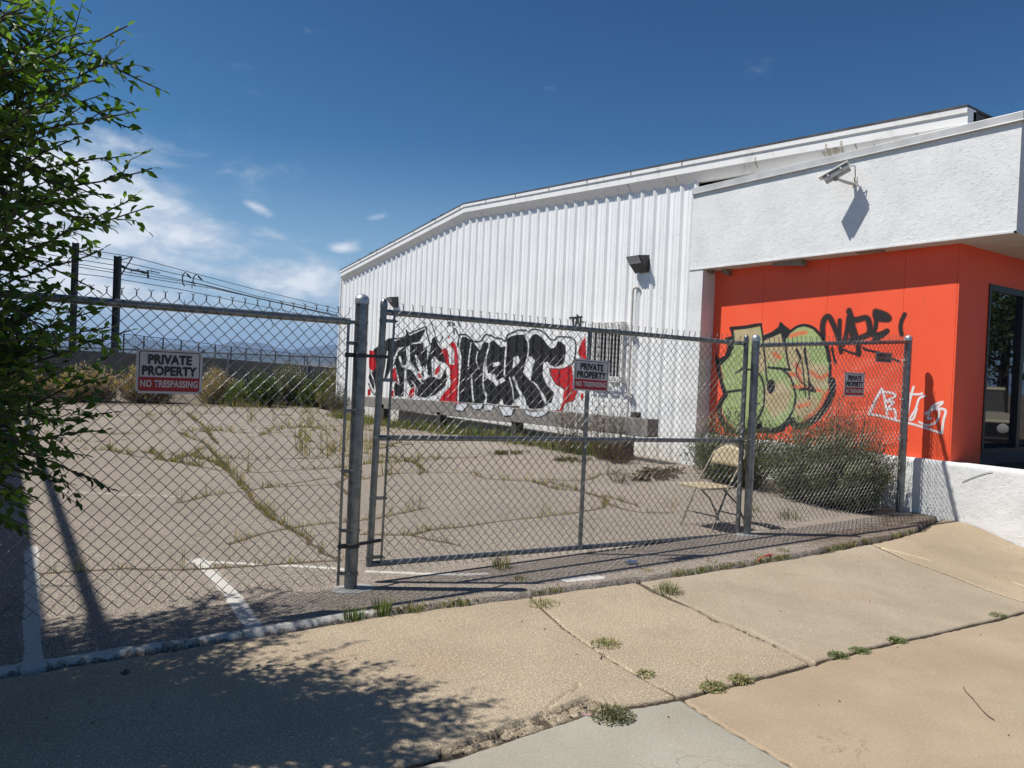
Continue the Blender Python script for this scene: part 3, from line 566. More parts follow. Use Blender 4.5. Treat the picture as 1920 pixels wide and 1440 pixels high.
def rrect(w, h, r, n=6):
    out = []
    for cx_, cz_, a0 in ((w/2-r, h/2-r, 0), (-w/2+r, h/2-r, 90), (-w/2+r, -h/2+r, 180), (w/2-r, -h/2+r, 270)):
        for k in range(n+1): a = rad(a0+90*k/n); out.append((cx_+r*math.cos(a), cz_+r*math.sin(a)))
    return out
SW = mat('sign_white', (.62, .60, .61), (.56, .55, .56), 12, .45); SR = mat('sign_red', (.42, .012, .018), (.36, .01, .015), 12, .45); SK = mat('sign_black', (.012, .012, .014), (.02, .02, .02), 12, .45); SM = mat('sign_maroon', (.12, .006, .03), (.10, .006, .03), 12, .45)
SG = mat('sign_silver', (.30, .29, .27), (.24, .23, .22), 12, .45)
def plate(prof, y0, y1, name, mat_, parent, clip=None):
    n = len(prof); mb = MB(); mb.add([(a, y, b) for y in (y0, y1) for a, b in prof], [tuple(range(n)), tuple(range(2*n-1, n-1, -1))]+[(i, n+i, n+(i+1) % n, (i+1) % n) for i in range(n)]); return mb.build(name, mat_, parent)
def private_sign(label, corners, y, frame_k=False):
    c = [ony(px_, py_, y) for px_, py_ in corners]; w = (c[1][0]-c[0][0]+c[3][0]-c[2][0])/2; h = (c[0][2]-c[2][2]+c[1][2]-c[3][2])/2
    ctr = sum(c)/4; tilt = math.atan2((c[1][2]+c[3][2]-c[0][2]-c[2][2])/2, w)
    s_ = thing('private_property_sign', label, 'sign', (0, 0, 0), 'private property signs on the fence')
    ROOT[s_.name] = np.zeros(3)
    plate(rrect(w, h, .016), -.001, .001, 'board', SW, s_)
    outer = rrect(w*.925, h*.90, .014); inner = rrect(w*.925-.010, h*.90-.010, .010); n = len(outer)
    mb = MB(); mb.add([(a, -.0025, b) for a, b in outer]+[(a, -.0025, b) for a, b in inner], [(i, (i+1) % n, n+(i+1) % n, n+i) for i in range(n)]); mb.build('border', SK if frame_k else SM, s_)
    lo_ = [(a, b) for a, b in rrect(w*.925-.004, h*.90-.004, .012) if b < 0]; lo_ = [(w*.4625-.002, h*.5-h*.635)]+[(-w*.4625+.002, h*.5-h*.635)]+[q for q in rrect(w*.925-.004, h*.90-.004, .012) if q[1] < -.2*h]
    plate(lo_, -.0035, -.0030, 'red_band', SR, s_)
    def tx(b, a0, a1, t0, t1, m, bold=.022): text_obj(b, 'lettering', s_, -w/2+a0*w, -w/2+a1*w, h/2-t1*h, h/2-t0*h, -.0055, m, bold=bold)
    tx('PRIVATE', .17, .83, .125, .345, SK, .045); tx('PROPERTY', .085, .915, .38, .60, SK, .045); tx('NO TRESPASSING', .065, .935, .70, .86, SW, .035)
    for sx, sz in ((-1, 1), (1, 1), (-1, -1), (1, -1)):
        MB().tube([(sx*(w/2-.012), -.006, sz*(h/2-.01)), (sx*(w/2+.004), -.007, sz*(h/2+.004)), (sx*(w/2+.012), .02, sz*(h/2+.012))], .0032, 5).build('zip_tie', DARKM, s_)
    s_.location = tuple(ctr); s_.rotation_euler = (0, -tilt, 0)
private_sign('large white and red private property sign on the fence section beside the tree', ((257, 653), (381, 658), (253, 736), (377, 740)), YF-.03)
private_sign('private property sign hung in the middle of the gate', ((1077, 672), (1142, 677), (1074, 731), (1140, 736)), YG-.06, True)
private_sign('small private property sign on the short panel in front of the orange wall', ((1584, 698), (1622, 699), (1582, 742), (1619, 744)), YF-.045)
c = [ony(*q, YF-.045) for q in ((1642, 661), (1673, 660), (1641, 680), (1672, 679))]; w = c[1][0]-c[0][0]; h = c[0][2]-c[2][2]; ctr = sum(c)/4
s_ = thing('fence_company_sign', 'little silver sign reading AMERICA high on the short panel', 'sign'); plate([(-w/2, -h/2), (w/2, -h/2), (w/2, h/2), (-w/2, h/2)], -.001, .001, 'board', SG, s_)
text_obj('AMERICA', 'lettering', s_, -w*.42, w*.40, h*.02, h*.40, -.003, SK); text_obj('303/690-6463', 'lettering', s_, -w*.38, w*.40, -h*.42, -h*.10, -.003, SK)
MB().box(-w*.44, -.003, -h*.05, w*.44, -.002, -h*.02).build('rule_line', SK, s_); s_.location = tuple(ctr)
# ------------------------------------------------------------------ warehouse
WX = 9.22
wh = thing('warehouse', 'long white ribbed metal warehouse with a low gable roof', 'warehouse', (WX, 16, 0))
TX = 9.065
tl, tpk, tr_ = onx(637, 508, TX), onx(869, 383, TX), onx(1814, 200, TX)
def top_z(y): return np.interp(y, [tr_[1], tpk[1], tl[1]], [tr_[2], tpk[2], tl[2]])
YL, YR = 23.65, 8.33
def rib(y):
    u = (np.asarray(y)-8.36) % .3085; d = np.zeros_like(u)
    d = np.maximum(d, .042*np.clip(np.minimum((u-.005)/.022, (.085-u)/.022), 0, 1))
    for c in (.145, .225): d = np.maximum(d, .007*np.clip((.018-np.abs(u-c))/.008, 0, 1))
    return d
br = []
for k in range(50):
    b0 = 8.36+.3085*k
    br += [b0, b0+.005, b0+.027, b0+.063, b0+.085]+[b0+c+o for c in (.145, .225) for o in (-.018, -.010, .010, .018)]
br = np.array([b for b in br if YR+.02 < b < YL]+[YL]); zz = np.linspace(0, 1, 24)
ztop = top_z(br)-.30; zbot = lot_z(np.full_like(br, 9.0), br)-.05
Pz = zbot[:, None]+(ztop-zbot)[:, None]*zz[None]; Yg = np.repeat(br[:, None], 24, 1)
dent = (fbm(Yg, Pz, .8, 101)-.5)*.012
o = grid_mesh('wall', np.stack([WX-rib(Yg)+dent, Yg, Pz], -1)[::-1], WHITE_METAL, wh, smooth_=False)
mb = MB(); mb.box(WX+.004+.02, YR, -.1, WX+.4, YL, 4.0); mb.box(WX+.4, YL-.2, -.1, 30, YL, 4.2); mb.box(29.8, YR, -.1, 30, YL-.2, 4.0); mb.build('structure_wall', WHITE_METAL, wh)
MB().box(WX-.045, YL-.01, -.1, WX+.1, YL+.06, float(top_z(YL))-.28).build('corner_trim', WHITE_TRIM, wh)
MB().box(WX-.17, YR-.001, .1, WX+.05, YR+.035, 4.44).build('corner_trim', WHITE_TRIM, wh)
rk = [tr_[1], tpk[1], tl[1]]
mb = MB()
prof = [(-.155, 0), (-.155, -.062), (-.135, -.066), (-.135, -.19), (-.02, -.335), (.06, -.335), (.06, 0)]
for (ya, yb) in ((rk[0], rk[1]), (rk[1], rk[2])):
    n = len(prof); vs = [(WX+a, y, float(top_z(y))+b) for y in (ya, yb) for a, b in prof]
    mb.add(vs, [(i, (i+1) % n, n+(i+1) % n, n+i) for i in range(n)]+[tuple(range(n))[::-1], tuple(range(n, 2*n))])
mb.build('rake_trim', mat('rake_paint', (.86, .85, .83), (.66, .63, .57), 5, .45, 0, .1, 10, .01, .5, .8), wh)
mb = MB()
for y in np.arange(8.6, 23, 1.2): mb.box(WX-.161, y, float(top_z(y))-.06, WX-.1555, y+.015, float(top_z(y))-.004)
mb.build('trim_joint', DARKM, wh, kind='stuff')
ROOF = mat('roof_membrane', (.09, .09, .09), (.05, .05, .05), 4, .8)
mb = MB()
for (ya, yb) in ((rk[0], rk[1]), (rk[1], rk[2])):
    z0, z1 = float(top_z(ya)), float(top_z(yb)); mb.hexa([(WX-.16, ya, z0+.002), (30, ya, z0+.002), (30, yb, z1+.002), (WX-.16, yb, z1+.002), (WX-.16, ya, z0+.028), (30, ya, z0+.028), (30, yb, z1+.028), (WX-.16, yb, z1+.028)])
for k in range(9):
    y = rnd.uniform(8, 22.5); z = float(top_z(y))+.028; mb.hexa([(WX-.16, y, z-.01), (WX+.1, y, z-.01), (WX+.1, y+.4, z-.01), (WX-.16, y+.3, z-.01), (WX-.10, y+.05, z+.02), (WX+.1, y, z+.02), (WX+.1, y+.3, z+.02), (WX-.1, y+.25, z+.015)])
mb.build('roof', ROOF, wh)
mb = MB(); mb.box(WX, tr_[1], 4.3, 12, tr_[1]+.02, tr_[2]-.02); mb.build('roof_end', ROOF, wh)
mb = MB()
for z in (2.72, 3.75, 1.45):
    for y in np.arange(8.36+.11, YL, .3085):
        if z < float(top_z(y))-.4: mb.box(WX-.008, y-.004, z-.004+lot_z(9., y), WX+.002, y+.004, z+.004+lot_z(9., y))
mb.build('screw', mat('screw_rust', (.12, .11, .10), (.2, .16, .12), 60, .6), wh, kind='stuff')
mb = MB(); rs = random.Random(9)
for _ in range(26):
    px_ = rs.gauss(1558, 16) if rs.random() < .7 else rs.uniform(1100, 1800); y = float(onx(px_, 290, TX)[1]); w_ = rs.uniform(.008, .04); z = float(top_z(y)); t0, t1 = rs.uniform(0, .3), rs.uniform(.5, 1); q = lambda t: (WX-.135+.115*t-.003, z-.19-.145*t-.002)
    (xa, za), (xb, zb_) = q(t0), q(t1); mb.add([(xa, y, za), (xa, y+w_, za), (xb, y+w_*.7, zb_), (xb, y+.01, zb_)], [(0, 1, 2, 3)])
    if rs.random() < .12: mb.add([(WX-.138, y, z-.13), (WX-.138, y+w_, z-.12), (WX-.138, y+w_, z-.19), (WX-.138, y, z-.19)], [(0, 1, 2, 3)])
mb.build('stain', mat('roof_stain', (.60, .55, .46), (.45, .38, .30), 30, .9), wh, kind='stuff')
# window with basket grille
wy0, wy1, wz0, wz1 = onx(1166, 660, WX-.10)[1]+.02, onx(1106, 660, WX-.10)[1]-.02, 1.44, 2.45
win = thing('temp', '', '')
bpy.data.objects.remove(win)
wf = MB(); 
for a in ((wy0, wz0, wy1, wz0+.05), (wy0, wz1-.05, wy1, wz1), (wy0, wz0+.05, wy0+.05, wz1-.05), (wy1-.05, wz0+.05, wy1, wz1-.05), ((wy0+wy1)/2-.02, wz0+.05, (wy0+wy1)/2+.02, wz1-.05)): wf.box(WX-.06, a[0], a[1], WX-.038, a[2], a[3])
wfo = wf.build('window', WHITE_TRIM, wh)
DGL = mat('dark_glass', (.012, .014, .016), (.02, .02, .02), 3, .08)
MB().box(WX-.05, wy0+.05, wz0+.05, WX-.042, wy1-.05, wz1-.05).build('pane', DGL, wfo)
mb = MB(); gx = WX-.15; B = .011
for z in (wz1+.03, wz1-.075, wz0-.02, wz0+.06):
    mb.box(gx-B, wy0-.03, z-B, gx+B, wy1+.03, z+B)
    for y in (wy0-.03, wy1+.03): mb.box(gx, y-B, z-B, WX-.02, y+B, z+B)
for z in (wz1+.03, wz0-.02): mb.box(WX-.05, wy0-.03, z-B, WX-.04, wy1+.03, z+B)
bars = np.linspace(wy0-.03, wy1+.03, 11)
for i, y in enumerate(bars):
    mb.box(gx-.008, y-.008, wz0-.02, gx+.008, y+.008, wz1+.03)
    mb.box(gx, y-.006, wz1+.024, WX-.02, y+.006, wz1+.036)
for y in (wy0-.03, wy1+.03):
    for xk in (.05,): mb.box(gx+xk-.006, y-.006, wz0-.02, gx+xk+.006, y+.006, wz1+.03)
yc = (bars[6]+bars[7])/2
for s_ in (-1, 1):
    for zb in (1.95, 2.12):
        for d in (-1, 1):
            mb.tube([(gx-.012, yc+s_*(.024+.020*math.cos(a)*(1-a/9)), zb+d*(.03+.03*math.sin(a)*(1-a/12))) for a in np.linspace(0, 5.2, 12)], .006, 5)
    mb.tube([(gx-.012, yc+s_*.04, 1.86), (gx-.012, yc, 1.78), (gx-.012, yc-s_*.04, 1.70)], .006, 5); mb.tube([(gx-.012, yc+s_*.04, 2.2), (gx-.012, yc, 2.28), (gx-.012, yc-s_*.01, 2.33)], .006, 5)
mb.tube([(gx-.012, yc, 1.6), (gx-.012, yc, 2.34)], .006, 5)
mb.build('grille', mat('white_iron', (.75, .75, .74), (.6, .58, .55), 30, .5), wfo)
# conduit
cp = thing('conduit', 'vertical conduit pipe running down the metal wall below the wall lamp', 'pipe', (WX-.09, 9.6, 0))
yk = onx(1186, 560, WX-.09)[1]; CPM = mat('conduit_paint', (.62, .58, .55), (.5, .46, .43), 12, .6)
MB().tube([(WX-.09, yk, .2), (WX-.09, yk, 3.02), (WX-.085, yk-.012, 3.07), (WX-.06, yk-.05, 3.09), (WX-.03, yk-.09, 3.07), (WX-.0, yk-.10, 3.03)], .023, 12).build('pipe', CPM, cp, smooth=True)
for z in (2.28, 1.2, .7): MB().box(WX-.125, yk-.07, z-.02, WX-.035, yk+.07, z+.02).build('strap', CPM, cp)
# wall lamps
def wall_lamp(label, y, z):
    t = thing('wall_lamp', label, 'wall lamp', (WX, y, z), 'wall lamps on the warehouse')
    a, b = y-.17, y+.17
    MB().hexa([(WX-.20, a, z+.01), (WX-.03, a, z-.15), (WX-.03, b, z-.15), (WX-.20, b, z+.01), (WX-.27, a, z+.12), (WX-.03, a, z+.15), (WX-.03, b, z+.15), (WX-.27, b, z+.12)]).build('housing', mat('lamp_bronze', (.035, .035, .038), (.05, .05, .05), 20, .45, .3), t, bevel=.006)
    MB().hexa([(WX-.215, a+.02, z+.005), (WX-.20, a+.02, z-.005), (WX-.20, b-.02, z-.005), (WX-.215, b-.02, z+.005), (WX-.283, a+.02, z+.105), (WX-.268, a+.02, z+.10), (WX-.268, b-.02, z+.10), (WX-.283, b-.02, z+.105)]).build('lens', mat('lamp_lens', (.42, .44, .46), (.36, .38, .4), 20, .2), t)
    MB().box(WX-.03, y-.06, z-.12, WX, y+.06, z+.12).build('mount', DARKM, t)
wall_lamp('bronze wall lamp on the metal wall above the conduit and barred window', onx(1195, 495, WX-.15)[1], onx(1190, 495, WX-.15)[2])
wall_lamp('distant wall lamp seen just above the gate left upright', onx(735, 565, WX-.15)[1], onx(735, 566, WX-.15)[2])
# ------------------------------------------------------------------ graffiti
def paint_layer(X, Y, layers, Yw, Zw):
    col = np.zeros(X.shape+(3,)); cov = np.zeros(X.shape)
    for l in layers:
        if l[0] == 'P': _, pts, c, soft = l; m_ = inpoly(X, Y, pts).astype(float); 
        else:
            _, pts, c, wd, soft = l; x0 = min(p[0] for p in pts)-wd*2-soft*3; x1 = max(p[0] for p in pts)+wd*2+soft*3; y0 = min(p[1] for p in pts)-wd*2-soft*3; y1 = max(p[1] for p in pts)+wd*2+soft*3
            s_ = (X > x0) & (X < x1) & (Y > y0) & (Y < y1); m_ = np.zeros(X.shape); D = dist_poly(X[s_], Y[s_], smooth_line(pts)); m_[s_] = 1-ss((D-wd/2+soft*.3)/(soft+1e-6)*.8)
        if l[0] == 'P' and soft:
            D = dist_poly(X, Y, list(pts)+[pts[0]]); m_ = np.where(m_ > .5, 1, (1-ss(D/soft)))
        c = np.array(c); col = col*(1-m_[..., None])+c*m_[..., None] if True else col; cov = np.maximum(cov*1.0, m_)
        col = np.where((m_[..., None] > 0) & (cov[..., None] <= m_[..., None]+1e-9) & (m_[..., None] < 1), c, col) if soft else col
    return col, cov
def smooth_line(p):
    p = [np.array(q, float) for q in p]
    if len(p) < 3: return [tuple(q) for q in p]
    out = []
    for i in range(len(p)-1):
        a = p[i-1] if i else p[0]; b, c = p[i], p[i+1]; d = p[i+2] if i+2 < len(p) else p[-1]
        for t in np.linspace(0, 1, 6)[:-1]: out.append(tuple(.5*((2*b)+(c-a)*t+(2*a-5*b+4*c-d)*t*t+(3*b-a-3*c+d)*t**3)))
    return out+[tuple(p[-1])]
K = (.012, .012, .014); WP = (.80, .81, .82); RD = (.55, .008, .015)
def px_grid(ox, oy, s, P):
    p = proj(P); return (p[0]-ox)*s, (p[1]-oy)*s
A1 = [('P', [(300, 425), (400, 350), (430, 345), (440, 400), (425, 520), (400, 600), (360, 660), (350, 745), (310, 740), (290, 600)], K, 0),
 ('S', [(430, 350), (465, 350), (525, 330), (525, 290), (548, 312), (655, 270), (665, 300), (690, 392)], K, 6, 3), ('S', [(690, 215), (715, 290), (745, 370), (770, 360), (775, 330)], K, 4, 3), ('S', [(612, 215), (660, 245)], K, 4, 3),
 ('P', [(425, 370), (455, 365), (528, 338), (530, 300), (548, 330), (650, 285), (655, 300), (612, 372), (560, 380), (540, 402), (470, 412), (440, 470), (430, 520), (408, 520)], K, 0),
 ('P', [(440, 520), (470, 440), (520, 400), (528, 500), (512, 560), (503, 748), (445, 745), (438, 690), (455, 620), (435, 560)], K, 0),
 ('P', [(550, 392), (642, 380), (652, 480), (640, 560), (650, 620), (600, 570), (553, 510)], K, 0), ('P', [(530, 560), (580, 570), (600, 620), (640, 640), (700, 610), (760, 632), (800, 555), (808, 640), (792, 680), (720, 742), (650, 758), (592, 745), (562, 690), (530, 640)], K, 0),
 ('P', [(690, 430), (703, 350), (722, 340), (750, 400), (790, 442), (803, 520), (752, 505), (735, 540), (700, 610), (676, 600), (665, 520)], K, 0), ('P', [(640, 430), (668, 400), (668, 500), (655, 560), (640, 520)], K, 0),
 ('S', [(545, 400), (545, 500), (520, 600), (520, 745)], WP, 7, 2), ('S', [(480, 480), (500, 540), (530, 540)], WP, 12, 3), ('S', [(560, 560), (620, 640), (640, 660)], WP, 7, 2), ('P', [(585, 460), (600, 470), (640, 560), (630, 590), (600, 540)], WP, 0), ('S', [(395, 440), (380, 560), (362, 650)], WP, 6, 3),
 ('P', [(420, 540), (450, 535), (470, 610), (480, 672), (440, 650), (412, 630)], WP, 0), ('P', [(425, 565), (450, 548), (460, 610), (473, 664), (440, 640), (418, 622)], RD, 0), ('P', [(590, 590), (620, 575), (642, 620), (615, 640), (595, 620)], WP, 0), ('P', [(603, 600), (622, 588), (632, 620), (615, 628)], RD, 0),
 ('P', [(700, 500), (720, 470), (760, 520), (765, 575), (735, 625), (705, 600)], WP, 0), ('P', [(720, 600), (730, 560), (752, 532), (760, 570), (737, 600)], RD, 0), ('P', [(400, 750), (410, 700), (440, 690), (445, 750)], WP, 0), ('P', [(412, 750), (418, 715), (436, 705), (440, 750)], RD, 0), ('P', [(530, 755), (540, 700), (590, 680), (585, 750), (560, 765)], WP, 0), ('P', [(540, 750), (548, 710), (585, 682), (580, 740), (560, 760)], RD, 0),
 ('P', [(262, 430), (300, 435), (312, 500), (318, 545), (300, 575), (268, 560)], RD, 0), ('P', [(255, 700), (278, 702), (278, 735), (256, 762)], RD, 0), ('S', [(270, 570), (300, 590), (318, 550)], K, 5, 2), ('S', [(262, 660), (290, 720), (310, 740)], K, 6, 2), ('P', [(272, 580), (318, 590), (318, 720), (290, 690), (264, 620)], K, 0), ('S', [(268, 560), (300, 640), (310, 720)], WP, 5, 2),
 ('P', [(768, 432), (790, 414), (812, 430), (822, 530), (858, 532), (858, 432), (826, 392), (838, 372), (862, 378), (872, 410), (882, 470), (912, 490), (895, 560), (890, 790), (752, 780), (790, 722), (832, 680), (826, 560), (800, 512), (785, 460)], RD, 0), ('P', [(814, 330), (820, 325), (826, 340), (818, 350)], RD, 0), ('P', [(832, 430), (848, 428), (856, 470), (848, 530), (838, 520)], WP, 0),
 ('S', [(810, 650), (800, 700), (740, 760)], WP, 14, 3), ('S', [(880, 400), (893, 335), (912, 320), (950, 330), (990, 367), (1040, 367), (1070, 325), (1110, 328), (1140, 345), (1182, 350), (1212, 368), (1226, 325), (1262, 308), (1310, 290), (1360, 295)], K, 7, 3), ('S', [(1368, 308), (1390, 288), (1440, 288), (1480, 310), (1520, 352), (1552, 357), (1572, 338), (1620, 338), (1672, 345), (1697, 380), (1697, 440), (1682, 510), (1642, 545), (1590, 562), (1530, 557)], K, 6, 3),
 ('P', [(885, 470), (920, 480), (895, 790), (880, 790), (890, 600)], WP, 0), ('P', [(905, 352), (915, 335), (940, 340), (985, 370), (1035, 432), (1062, 370), (1095, 380), (1092, 440), (1062, 520), (1066, 600), (1072, 700), (1078, 745), (1062, 800), (995, 798), (890, 792), (890, 690), (900, 600), (907, 480), (895, 420)], K, 0),
 ('S', [(975, 380), (960, 480), (955, 540)], WP, 6, 2), ('S', [(975, 600), (982, 700), (990, 790)], WP, 9, 2), ('S', [(1020, 440), (1010, 500), (1030, 560)], WP, 5, 2), ('P', [(985, 430), (1003, 395), (1012, 420), (1005, 440)], K, 0),
 ('P', [(1103, 378), (1130, 360), (1160, 390), (1182, 410), (1220, 400), (1225, 350), (1250, 335), (1290, 323), (1340, 322), (1362, 370), (1367, 430), (1352, 520), (1332, 590), (1300, 600), (1262, 620), (1292, 700), (1312, 745), (1272, 780), (1250, 812), (1190, 812), (1130, 802), (1080, 792), (1086, 740), (1066, 690), (1060, 620), (1090, 590), (1080, 520), (1085, 460), (1100, 420)], K, 0),
 ('S', [(1100, 400), (1072, 500), (1060, 600), (1062, 700), (1080, 760), (1070, 800)], WP, 9, 2), ('P', [(1120, 520), (1170, 510), (1182, 530), (1130, 546)], WP, 0), ('P', [(1062, 600), (1110, 588), (1140, 600), (1150, 642), (1200, 618), (1212, 640), (1150, 682), (1130, 650), (1078, 622)], WP, 0), ('P', [(1268, 480), (1300, 468), (1312, 510), (1290, 535), (1262, 560)], WP, 0), ('S', [(1218, 400), (1210, 500), (1205, 600)], WP, 9, 2), ('S', [(1240, 620), (1262, 700), (1270, 770), (1290, 790)], WP, 6, 2), ('P', [(1165, 812), (1180, 768), (1192, 775), (1200, 815)], WP, 0),
 ('P', [(1375, 400), (1380, 352), (1400, 325), (1430, 318), (1460, 340), (1492, 380), (1530, 422), (1560, 405), (1572, 370), (1600, 373), (1627, 400), (1627, 450), (1612, 522), (1572, 542), (1530, 537), (1502, 520), (1475, 508), (1470, 560), (1476, 620), (1497, 670), (1547, 722), (1530, 790), (1500, 803), (1480, 822), (1490, 760), (1450, 702), (1430, 662), (1400, 662), (1388, 640), (1400, 560), (1415, 500), (1392, 472), (1368, 470)], K, 0),
 ('S', [(1362, 320), (1372, 400), (1365, 480), (1345, 540)], WP, 6, 2), ('P', [(1330, 580), (1382, 640), (1420, 672), (1452, 722), (1482, 800), (1472, 832), (1382, 836), (1352, 802), (1330, 732), (1300, 680), (1270, 620), (1300, 590)], K, 0), ('S', [(1390, 650), (1410, 655), (1450, 705), (1485, 760), (1490, 800)], WP, 6, 2), ('S', [(1270, 620), (1300, 700), (1340, 770), (1352, 840)], WP, 14, 3), ('S', [(1500, 520), (1480, 600), (1530, 680), (1560, 700), (1555, 760), (1530, 840)], WP, 16, 3),
 ('P', [(1512, 560), (1600, 562), (1672, 538), (1682, 680), (1712, 715), (1682, 780), (1622, 800), (1602, 852), (1525, 852), (1588, 842), (1610, 780), (1616, 702), (1560, 662), (1525, 600)], RD, 0), ('S', [(1525, 600), (1560, 662), (1612, 690), (1650, 700)], K, 5, 2), ('P', [(1718, 430), (1738, 380), (1762, 340), (1770, 492), (1735, 482), (1720, 455)], RD, 3), ('P', [(1733, 730), (1752, 728), (1748, 778), (1733, 770)], RD, 0),
 ('S', [(1658, 207), (1742, 200)], K, 9, 3), ('S', [(1680, 207), (1682, 265)], K, 8, 3), ('S', [(1697, 265), (1708, 207), (1722, 262)], K, 7, 3), ('S', [(1700, 242), (1720, 240)], K, 6, 3), ('S', [(1708, 186), (1712, 190)], K, 8, 4), ('S', [(1732, 265), (1732, 205)], K, 8, 3), ('S', [(1732, 236), (1752, 234)], K, 6, 3),
 ('S', [(834, 233), (812, 243), (830, 254), (812, 262)], K, 4, 3), ('S', [(842, 238), (848, 262), (856, 240), (862, 264)], K, 4, 3), ('S', [(852, 275), (858, 320)], K, 5, 3), ('S', [(856, 280), (872, 290), (880, 320)], K, 5, 3), ('S', [(885, 228), (890, 255), (906, 263)], K, 4, 3), ('S', [(560, 640), (600, 700), (590, 745)], WP, 5, 2)]
yy = np.arange(10.5, 21.2, .0117); zz = np.arange(.62, 2.75, .0115); Yg, Zg = np.meshgrid(yy, zz, indexing='ij')
P = np.stack([WX-rib(Yg)+(fbm(Yg, Zg, .8, 101)-.5)*.0, Yg, Zg], -1); Xp, Yp = px_grid(620, 540, 3.692, P.reshape(-1, 3)); col, cov = paint_layer(Xp.reshape(Yg.shape), Yp.reshape(Yg.shape), A1, Yg, Zg)
P[..., 0] -= .0095
kq = (cov[:-1, :-1]+cov[1:, :-1]+cov[1:, 1:]+cov[:-1, 1:]) > .02
o = grid_mesh('graffiti', P[::-1, :].copy(), PAINT, wh, True, {'col': np.concatenate([col, np.ones(cov.shape+(1,))], -1)[::-1].copy(), 'cover': cov[::-1].copy()}, keep=kq[::-1])
o['label'] = 'black, white and red block letter graffiti with a small TAF tag'
# ------------------------------------------------------------------ timber guard beam
gbm = thing('guard_beam', 'long weathered gray timber rail on stubby posts along the metal wall', 'guard rail', (8.45, 14, 0))
TIM = mat('weathered_timber', (.255, .24, .22), (.17, .158, .145), 7, .9, 0, .5, 40, .006); TIMD = mat('dark_timber', (.07, .06, .052), (.045, .04, .035), 10, .9, 0, .4, 30, .005)
BX = 8.40
MB().hexa([(BX, 8.45, .575), (BX+.24, 8.45, .575), (BX+.24, 12.3, .525), (BX, 12.3, .525), (BX, 8.45, .865), (BX+.24, 8.45, .865), (BX+.24, 12.3, .80), (BX, 12.3, .80)]).build('rail', TIM, gbm, bevel=.01)
MB().hexa([(BX+.03, 12.32, .50), (BX+.26, 12.32, .50), (BX+.26, 19.6, .38), (BX+.03, 19.6, .38), (BX+.03, 12.32, .84), (BX+.26, 12.32, .84), (BX+.26, 19.6, .66), (BX+.03, 19.6, .66)]).build('rail', TIM, gbm, bevel=.01)
for y in (8.95, 12.1, 15.2, 18.3): MB().box(BX+.03, y, gz(8.5, y)-.1, BX+.21, y+.18, .52).build('post', TIMD, gbm, bevel=.008)
MB().box(BX+.02, 8.75, .866, BX+.14, 8.87, .95).build('bolt_block', TIMD, gbm)
props(MB().box(8.72, 9.9, -.1, 9.15, 18, .38).build('footing_ledge', CONC, origin=(8.85, 14, 0), bevel=.01), 'low gray concrete ledge at the foot of the warehouse behind the timber rail', 'ledge')
feet = []
for pts in ([(855, 840), (880, 800), (945, 800), (940, 820), (915, 852)], [(970, 808), (1052, 805), (1036, 837), (990, 837)], [(1060, 812), (1132, 812), (1110, 847), (1070, 845)], [(1163, 820), (1270, 828), (1250, 882), (1195, 882)], [(1340, 840), (1395, 862), (1440, 852), (1512, 848), (1490, 872), (1440, 892), (1398, 890), (1355, 872)]):
    feet += [('S', pts+[pts[0]], K, 9, 3), ('P', pts, (.62, .66, .72), 0)]
feet += [('P', [(755, 770), (900, 780), (895, 800), (760, 790)], RD, 0), ('P', [(1525, 842), (1600, 845), (1598, 862), (1525, 858)], RD, 0)]
yy = np.arange(10.9, 17, .012); zz = np.arange(.36, .90, .012); Yg, Zg = np.meshgrid(yy, zz, indexing='ij')
lim = np.where(Yg < 12.3, .862-(Yg-8.45)*.0169, .84-(Yg-12.32)*.0247)
P = np.stack([np.where(Yg < 12.31, BX, BX+.03)-.004, Yg, Zg], -1); Xp, Yp = px_grid(620, 540, 3.692, P.reshape(-1, 3)); col, cov = paint_layer(Xp.reshape(Yg.shape), Yp.reshape(Yg.shape), feet, Yg, Zg)
cov = cov*(Zg < lim)
kq = (cov[:-1, :-1] > .02) & (cov[1:, 1:] > .02)
grid_mesh('graffiti', P[::-1].copy(), PAINT, gbm, True, {'col': np.concatenate([col, np.ones(cov.shape+(1,))], -1)[::-1].copy(), 'cover': cov[::-1].copy()}, keep=kq[::-1])
# ------------------------------------------------------------------ storefront
FX, FY0, FY1, FZ0, FZ1 = 9.05, 3.66, 8.325, 3.262, 4.47
sf = thing('storefront', 'storefront corner with white stucco fascia over orange painted walls', 'building', (9.3, 6, 0))
def stucco_face():
    yy = np.linspace(FY0, FY1, 200); zz = np.linspace(FZ0, FZ1, 60); Yg, Zg = np.meshgrid(yy, zz, indexing='ij')
    return np.stack([FX+(fbm(Yg, Zg, 1.1, 120)-.5)*.012, Yg, Zg], -1)
mb = MB(); mb.box(FX+.012, FY0, FZ0+.004, 17, FY1, FZ1); mb.build('parapet', STUCCO, sf)
grid_mesh('fascia', stucco_face()[::-1], STUCCO, sf)
MB().box(FX+.02, FY0+.02, FZ0-.012, 17, FY1, FZ0+.002).build('soffit', mat('soffit_paint', (.62, .60, .57), (.55, .53, .50), 3, .7), sf)
mb = MB(); mb.box(FX-.02, FY0-.02, FZ1+.003, 17, FY1+.01, FZ1+.095); mb.box(FX-.035, FY0-.035, FZ1-.012, FX-.008, FY1, FZ1+.003); mb.box(FX-.008, FY0-.035, FZ1-.012, 17, FY0-.008, FZ1+.003)
mb.build('coping', mat('coping_metal', (.60, .59, .57), (.50, .49, .47), 4, .4, .15), sf, bevel=.004)
mb = MB(); mb.box(FX-.012, FY0-.01, FZ0-.008, FX+.02, FY1, FZ0+.012); mb.box(FX-.012, FY0-.012, FZ0-.008, 17, FY0+.02, FZ0+.012); mb.build('edge_bead', WHITE_TRIM, sf)
